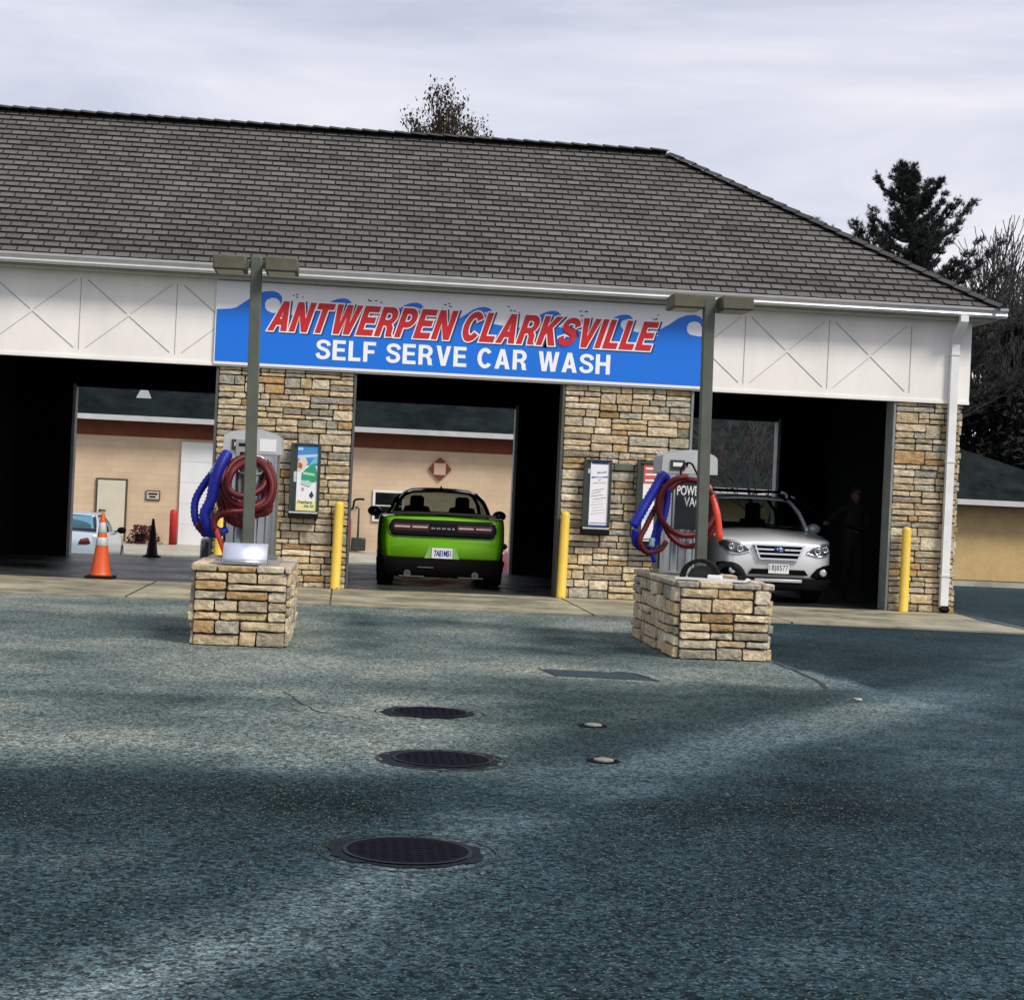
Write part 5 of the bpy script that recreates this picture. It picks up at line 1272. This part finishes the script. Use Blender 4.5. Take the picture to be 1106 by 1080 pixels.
# diamond ornament
cx, cz = 2.94, 2.18
for k in range(4):
    a = rad(90*k); mb = MB(); f_ = lambda u, v: (cx+u*math.cos(a)-v*math.sin(a), 53.96, cz+u*math.sin(a)+v*math.cos(a))
    mb.prism([f_(-.19,.20), f_(.19,.20), f_(0,.37)], (0,-1,0), .03); bp_(mb, 'ornament', brownM)
mb = MB(); mb.box(cx-.185, cx+.185, 53.94, 53.985, cz-.185, cz+.185); bp_(mb, 'ornament', mat('ornament_tile', (.52,.34,.26), .8))
mb = MB(); mb.box(.88, 1.86, 53.93, 53.985, .45, 1.44); wf = bp_(mb, 'window_frame', whitedoorM)
mb = MB(); mb.box(.96, 1.80, 53.92, 53.929, .52, 1.36); mb.build('pane', glassM, wf)
mb = MB(); mb.box(.96, 1.80, 53.912, 53.919, .93, .97); mb.build('mullion', reflM, wf)
mb = MB(); mb.box(-.05,.05,53.9,53.985,-.5,2.7); 
bp_(mb, 'downspout', mat('tan_pipe', (.40,.33,.22), .6))
# posts & meter
for px, lb in ((187, 'red post standing before the tan wall, between dark cone and white garage door'), (375, 'red post beside the pipe meter, seen left of the green coupe')):
    p = at(px, 570, 53.3); mb = MB(); mb.lathe([(.115,0),(.115,1.0),(.09,1.06),(.001,1.09)], n=18); o = mb.build('bollard', redpostM, None, True); o.location = (p.x, 53.3, -.53)
    tag(o, lb, 'bollard', 'red posts by the tan building')
p = at(384, 556, 53.8); t = thing('pipe_meter', 'small bent pipe and meter on the tan wall left of the green coupe', 'meter', (p.x, 53.8, -.53))
mb = MB(); mb.tube(crv([(-.25,0,1.35),(-.1,0,1.35),(-.05,-.02,1.6),(.1,-.02,1.65),(.25,0,1.65)], 6), .035, 8); mb.build('pipe', rubberM, t, True)
mb = MB(); mb.box(-.1,.35,-.35,0,.05,.45); mb.build('meter_box', frameM, t, bevel=.03)
mb = MB(); mb.tube([(.1,-.1,.45),(.1,-.1,1.35),(.0,-.05,1.4)], .03, 8); mb.build('riser', frameM, t, True)
def bush(name, x, y, z, rx, rz_, m_, n, label, seed):
    R = random.Random(seed); mb = MB()
    for k in range(n):
        a = R.uniform(0, 6.28); b = R.uniform(0, 1)**.5; h = R.uniform(0,1)
        c = Vector((math.cos(a)*b*rx*(1.1-h*.5), math.sin(a)*b*rx*.6, h*rz_)); s = R.uniform(.03,.07)
        q = Matrix.Rotation(R.uniform(0,6.28), 3, (R.random(), R.random(), R.random()+.1)); mb.poly([c+q@Vector(v)*s for v in ((-1,0,0),(0,-.5,0),(1,0,0),(0,.5,0))])
    for k in range(7): mb.tube([(0,0,0),(R.uniform(-1,1)*rx*.6, R.uniform(-.3,.3)*rx, rz_*.8)], [.015,.005], 5)
    o = mb.build(name, m_); o.location = (x, y, z); tag(o, label, 'bush')
p = at(155, 585, 53); bush('red_bush', p.x, 53, -.53, .55, .55, redleafM, 700, 'dark red leafy bush in front of the tan wall by the cream door', 4)
p = at(138, 585, 53.2)
t = thing('planter_pot', 'small dark pot beside the red bush at the tan wall', 'pot', (p.x+.4, 52.9, -.53)); mb = MB(); mb.lathe([(.10,0),(.13,.02),(.16,.28),(.18,.30),(.15,.31),(.13,.27),(.001,.26)], n=18); mb.build('pot', rubberM, t, True)

# ------------------------------------------------------------------ building on the right behind
b2 = thing('tan_stucco_building', 'low tan building with hipped dark roof at the right edge behind the wash', 'building', (15, 50, -.55))
def b2p(mb, nm, m_, **k): o = mb.build(nm, m_, b2, **k); o.location = -Vector(b2.location); return o
mb = MB(); mb.box(9.0, 23.2, 50.2, 58, -.9, 1.93); b2p(mb, 'wall', mat('tan_stucco', (.52,.37,.18), .9, noise_amt=.12, nscale=2.5, bump=.4, bscale=12))
mb = MB(); a = [(8.6,49.6,1.93),(23.8,49.6,1.93),(23.8,58.6,1.93),(8.6,58.6,1.93)]; r1, r2_ = (9.5,54.1,4.62), (16.3,54.1,4.62)
I = [mb.vert(q) for q in a+[r1, r2_]]
for f_ in ((0,1,5,4),(1,2,5),(2,3,4,5),(3,0,4),(3,2,1,0)): mb.face([I[k] for k in f_])
b2p(mb, 'roof', mat('back_roof_b', (.012,.017,.018), .95, spec=.05, noise_amt=.7, nscale=1.5, bump=.4, bscale=8))
mb = MB(); mb.box(8.5, 23.9, 49.42, 49.58, 1.80, 1.96); b2p(mb, 'gutter', gutterM)
mb = MB(); mb.box(8.7, 23.7, 49.6, 50.2, 1.78, 1.90); b2p(mb, 'soffit', brownM)

# ------------------------------------------------------------------ trees
def grow(mb, p, d, L_, r, lev, R, tips, spread=.55, upb=.12, minr=.008, nseg=4):
    pts_ = [p]; rs = [r]; q = p; dd = d.copy()
    for k in range(nseg):
        dd = (dd+Vector((R.gauss(0,.10), R.gauss(0,.10), R.gauss(0,.06)+upb*.3))).normalized(); q = q+dd*(L_/nseg); pts_.append(q); rs.append(max(minr, r*(1-.55*(k+1)/nseg)))
    mb.tube(pts_, rs, 6 if r > .05 else 4, cap=False)
    if lev == 0: tips.append((q, dd)); tips.append((pts_[-2], dd)); return
    for k in range(R.choice((2,3,3))):
        i = R.randint(2, nseg); ax = dd.orthogonal(); ax.rotate(Matrix.Rotation(R.uniform(0,6.28), 3, dd)); nd = (dd+ax.normalized()*R.uniform(.4,1)*spread*1.6+Vector((0,0,upb))).normalized()
        grow(mb, pts_[i], nd, L_*R.uniform(.62,.85), max(minr, rs[i]*.72), lev-1, R, tips, spread, upb, minr, nseg)
    grow(mb, q, (dd+Vector((R.gauss(0,.2), R.gauss(0,.2), .1))).normalized(), L_*.8, max(minr, rs[-1]), lev-1, R, tips, spread, upb, minr, nseg)
def bare_tree(name, x, y, z, h, label, seed, lev=5, r=.16, leaves=0, leafm=None, spread=.5, lean=(0,0), upb=.15, leaf_s=.09, minr=.010, group=None):
    R = random.Random(seed); t = thing(name, label, 'tree', (x, y, z), group=group); mb = MB(); tips = []
    n0 = len(mb.v)
    base = Vector((0,0,-.1)); top = Vector((lean[0]*h*.3, lean[1]*h*.3, h*.32))
    mb.tube([base, top*.5+Vector((.03,0,0)), top], [r*1.25, r, r*.85], 8); mb.build('trunk', barkM, t, True)
    mb = MB()
    for k in range(4):
        a = R.uniform(0,6.28); grow(mb, top*(.8+.2*k/4), Vector((math.cos(a)*spread+lean[0], math.sin(a)*spread+lean[1], 1)).normalized(), h*.22, r*.6, lev-1, R, tips, spread, upb, minr)
    grow(mb, top, Vector((lean[0], lean[1], 1)).normalized(), h*.24, r*.8, lev-1, R, tips, spread, upb, minr)
    zmax = max(v[2] for v in mb.v); k_ = (h)/zmax
    mb.v = [(v[0], v[1], top.z+(v[2]-top.z)*(h-top.z)/(zmax-top.z)) for v in mb.v]
    tips = [(Vector((q.x, q.y, top.z+(q.z-top.z)*(h-top.z)/(zmax-top.z))), d_) for q, d_ in tips]
    mb.build('branches', barkM, t, True)
    if leaves:
        mb = MB()
        for q, d_ in tips:
            if R.random() > .85: continue
            for k in range(leaves):
                c = q+Vector((R.gauss(0,.22), R.gauss(0,.22), R.gauss(0,.18))); s = R.uniform(.5,1.3)*leaf_s
                m3 = Matrix.Rotation(R.uniform(0,6.28), 3, Vector((R.random()-.5, R.random()-.5, R.random()-.5+.01)).normalized()); mb.poly([c+m3@Vector(v)*s for v in ((-1,0,0),(0,-.6,0),(1,0,0),(0,.6,0))])
        mb.build('leaves', leafm, t)
    return t
def place_top(px, py, Y): return at(px, py, Y)
# oak behind the ridge
p = at(497, 100, 62); ok_ = bare_tree('oak_tree', p.x, 62, -.6, p.z+.6, 'sparse brown leaved tree rising behind the middle of the roof ridge', 21, 6, .26, 15, leafBr, .40, upb=.26, leaf_s=.085, minr=.018); ok_.scale = (.56, .56, 1)
p = at(597, 151, 62); bare_tree('bare_tree', p.x, 62, -.6, p.z+.6, 'bare tree whose twig tips just clear the roof ridge', 5, 5, .18, spread=.3, upb=.4, minr=.012)
# pine
def pine(px, py, Y, label, seed=1):
    p = at(px, py, Y); z0 = -.6; h = p.z-z0; R = random.Random(seed); t = thing('pine_tree', label, 'tree', (p.x, Y, z0))
    mb = MB(); mb.tube([(0,0,-.1),(.1,0,h*.3),(-.05,0,h*.6),(.15,0,h*.85),(0,0,h*.95)], [.34,.28,.19,.06,.01], 10); mb.build('trunk', barkM, t, True)
    wood = MB(); nd = MB()
    def tuft(c, d_, s):
        for k in range(11):
            v = (d_*.9+Vector((R.gauss(0,.5), R.gauss(0,.5), R.gauss(0,.4)+.45))).normalized(); w = v.orthogonal().normalized()*s*.06
            w.rotate(Matrix.Rotation(R.uniform(0,6.28), 3, v)); nd.poly([c-w*.8, c+w*.8, c+v*s*R.uniform(.6,1.0)])
    def branch(z, az, L_, rise):
        P = []; n = 9
        for k in range(n+1):
            u = k/n; P.append(Vector((math.cos(az)*L_*u+R.gauss(0,.04), math.sin(az)*L_*u+R.gauss(0,.04), z+L_*rise*(.15*u+.85*u**2.2))))
        wood.tube(P, [.07*(1-u/n)+.015 for u in range(n+1)], 5, cap=False)
        for k in range(2, n+1):
            m_ = 2+int(k*.5)
            for q in range(m_):
                a2 = az+R.uniform(-1.4,1.4); l2 = L_*.30*R.uniform(.3,1)*(1.15-k/n*.5); e = P[k]; d_ = Vector((math.cos(a2), math.sin(a2), R.uniform(.1,1.1))).normalized()
                f_ = e+d_*l2; mid = (e+f_)/2-Vector((0,0,l2*.06)); wood.tube([e, mid, f_], [.018,.014,.010], 3, cap=False)
                for w_ in range(5): c_ = e.lerp(f_, .30+.16*w_); tuft(c_+Vector((R.gauss(0,.05),R.gauss(0,.05),R.gauss(0,.05))), d_, R.uniform(.13,.24))
    lv = 22
    for i in range(lv):
        u = i/(lv-1); z = h*(.34+.62*u)
        for b_ in range(8 if u < .8 else 5):
            az = R.uniform(0, 6.28); L_ = (h*.26*(1-u)**.62+.5)*R.choice((R.uniform(.75,1.1), R.uniform(.35,.7)))
            branch(z, az, L_, R.uniform(.2,.6)+u*.5)
    for az, z, L_, rise in ((math.pi, h*.62, 3.5, .62), (math.pi*1.02, h*.58, 3.1, .5), (math.pi*.97, h*.66, 1.9, 1.1), (.1, h*.64, 2.2, .95), (0., h*.52, 3.2, .42), (-.2, h*.56, 2.5, .6), (math.pi*1.03, h*.74, 1.3, 1.2), (.15, h*.76, 1.2, 1.1), (3.3,h*.52,2.8,.6), (3.0,h*.56,2.2,.7), (2.8,h*.5,3.1,.75), (.3,h*.5,2.6,.7), (-.3,h*.62,2.0,.8), (.05,h*.46,3.7,.35), (3.2,h*.68,1.6,1.3), (.2,h*.7,1.7,1.2)):
        branch(z, az, L_, rise)
    wood.build('branches', barkM, t, True); nd.build('needles', needleM, t)
pine(985, 178, 60, 'tall dark pine with upswept boughs behind the right end of the roof', 3)
# bare trees and dark evergreens at the right edge
for i, (px, py, Y, sd, lb, ln) in enumerate(((1068, 238, 66, 31, 'pale bare tree just right of the pine', (.05,0)), (1098, 232, 70, 32, 'tall bare tree at the right edge of the picture', (.0,0)), (1082, 300, 62, 35, 'dark slanting bare tree right of the gutter end', (.28,0)), (1125, 260, 64, 38, 'bare tree cut by the right border', (-.1,0)))):
    p = at(px, py, Y); bare_tree('bare_tree', p.x-ln[0]*3.0, Y, -.6, p.z+.6, lb, sd, 5, .15, lean=ln, spread=.42, upb=.22, minr=.016, group='bare trees at the right edge')
def evergreen(px, py, Y, w, label, seed, n=9000):
    p = at(px, py, Y); h = p.z+.6; R = random.Random(seed); t = thing('evergreen_tree', label, 'tree', (p.x, Y, -.6), group='dark evergreens behind the right building')
    mb = MB(); mb.tube([(0,0,-.1),(0,0,h*.9)], [.2,.04], 8); mb.build('trunk', barkM, t, True)
    mb = MB(); cl = [(R.uniform(0,6.28), R.uniform(.05,.98), R.uniform(.3,1)) for _ in range(60)]
    for k in range(n):
        a, u, b_ = R.choice(cl); rr = w*(1-u*.75)*b_; c = Vector((math.cos(a)*rr+R.gauss(0,w*.13), math.sin(a)*rr+R.gauss(0,w*.13), u*h+R.gauss(0,h*.03)+rr*.1)); s = R.uniform(.08,.2)
        q = Matrix.Rotation(R.uniform(0,6.28), 3, Vector((R.random()-.5, R.random()-.5, R.random()-.49)).normalized()); mb.poly([c+q@Vector(v)*s for v in ((-1,0,0),(0,-.35,0),(1,0,0),(0,.35,0))])
    mb.build('crown', evergreenM, t)
evergreen(1108, 345, 63, 1.5, 'tallest dark evergreen at the right border behind the tan building', 41, 14000)
evergreen(1068, 425, 61.5, 1.7, 'low dark evergreen just right of the wash corner', 42, 9000)
evergreen(1040, 432, 62, 1.8, 'low dark evergreen partly behind the downspout corner', 43, 9000)
evergreen(1092, 420, 60.5, 1.9, 'rounded dark evergreen in front of the tallest one', 44, 9000)
evergreen(1135, 380, 61, 2.2, 'dark evergreen cut by the right border', 45, 7000)
# small bare tree in front of the right building, seen through the right bay
p = at(850, 440, 44); bare_tree('bare_tree', p.x, 44, -.58, 4.9, 'small dark bare tree seen through the back of the right bay', 52, 5, .10, lean=(-.35,0), spread=.6, upb=.05, minr=.009)

# ------------------------------------------------------------------ sky and light
SUN_EL, SUN_AZ = rad(47), rad(138)      # azimuth clockwise from +Y: behind the camera, to its right
W = bpy.data.worlds.new('World'); S.world = W; W.use_nodes = True; nt = W.node_tree; N = nt.nodes; L = nt.links; N.clear()
out = N.new('ShaderNodeOutputWorld')
sky = N.new('ShaderNodeTexSky'); sky.sky_type = 'NISHITA'; sky.sun_disc = False; sky.sun_elevation = SUN_EL; sky.sun_rotation = SUN_AZ; sky.air_density = 1; sky.dust_density = 3
b1 = N.new('ShaderNodeBackground'); b1.inputs[1].default_value = .10; L.new(sky.outputs[0], b1.inputs[0])
tc = N.new('ShaderNodeTexCoord'); mp = N.new('ShaderNodeMapping'); mp.inputs['Scale'].default_value = (1.0, 1.0, 5.5); mp.inputs['Rotation'].default_value = (0, rad(-3), 0); L.new(tc.outputs['Generated'], mp.inputs[0])
n1 = N.new('ShaderNodeTexNoise'); n1.inputs['Scale'].default_value = 2.2; n1.inputs['Detail'].default_value = 7; n1.inputs['Roughness'].default_value = .55; n1.inputs['Distortion'].default_value = .4; L.new(mp.outputs[0], n1.inputs[0])
cr = N.new('ShaderNodeValToRGB'); E_ = cr.color_ramp.elements
E_[0].position = .36; E_[0].color = (.335, .355, .435, 1); E_[1].position = .66; E_[1].color = (.60, .575, .595, 1); e = E_.new(.5); e.color = (.455, .46, .525, 1)
L.new(n1.outputs[0], cr.inputs[0])
b2_ = N.new('ShaderNodeBackground'); b2_.inputs[1].default_value = 1.05; L.new(cr.outputs[0], b2_.inputs[0])
mx = N.new('ShaderNodeMixShader'); mx.inputs[0].default_value = .88; L.new(b1.outputs[0], mx.inputs[1]); L.new(b2_.outputs[0], mx.inputs[2]); L.new(mx.outputs[0], out.inputs[0])
sl = bpy.data.lights.new('sun', 'SUN'); sl.energy = 2.1; sl.angle = rad(16); sl.color = (1, .93, .82); so = bpy.data.objects.new('sun', sl); COL.objects.link(so)
sd = Vector((math.sin(SUN_AZ)*math.cos(SUN_EL), math.cos(SUN_AZ)*math.cos(SUN_EL), math.sin(SUN_EL))); so.rotation_euler = (-sd).to_track_quat('-Z', 'Y').to_euler()
so.location = (10, -10, 20)
S.view_settings.view_transform = 'Standard'; S.view_settings.look = 'None'; S.view_settings.exposure = .70; S.view_settings.gamma = 1
S.cycles.max_bounces = 6; S.cycles.diffuse_bounces = 3
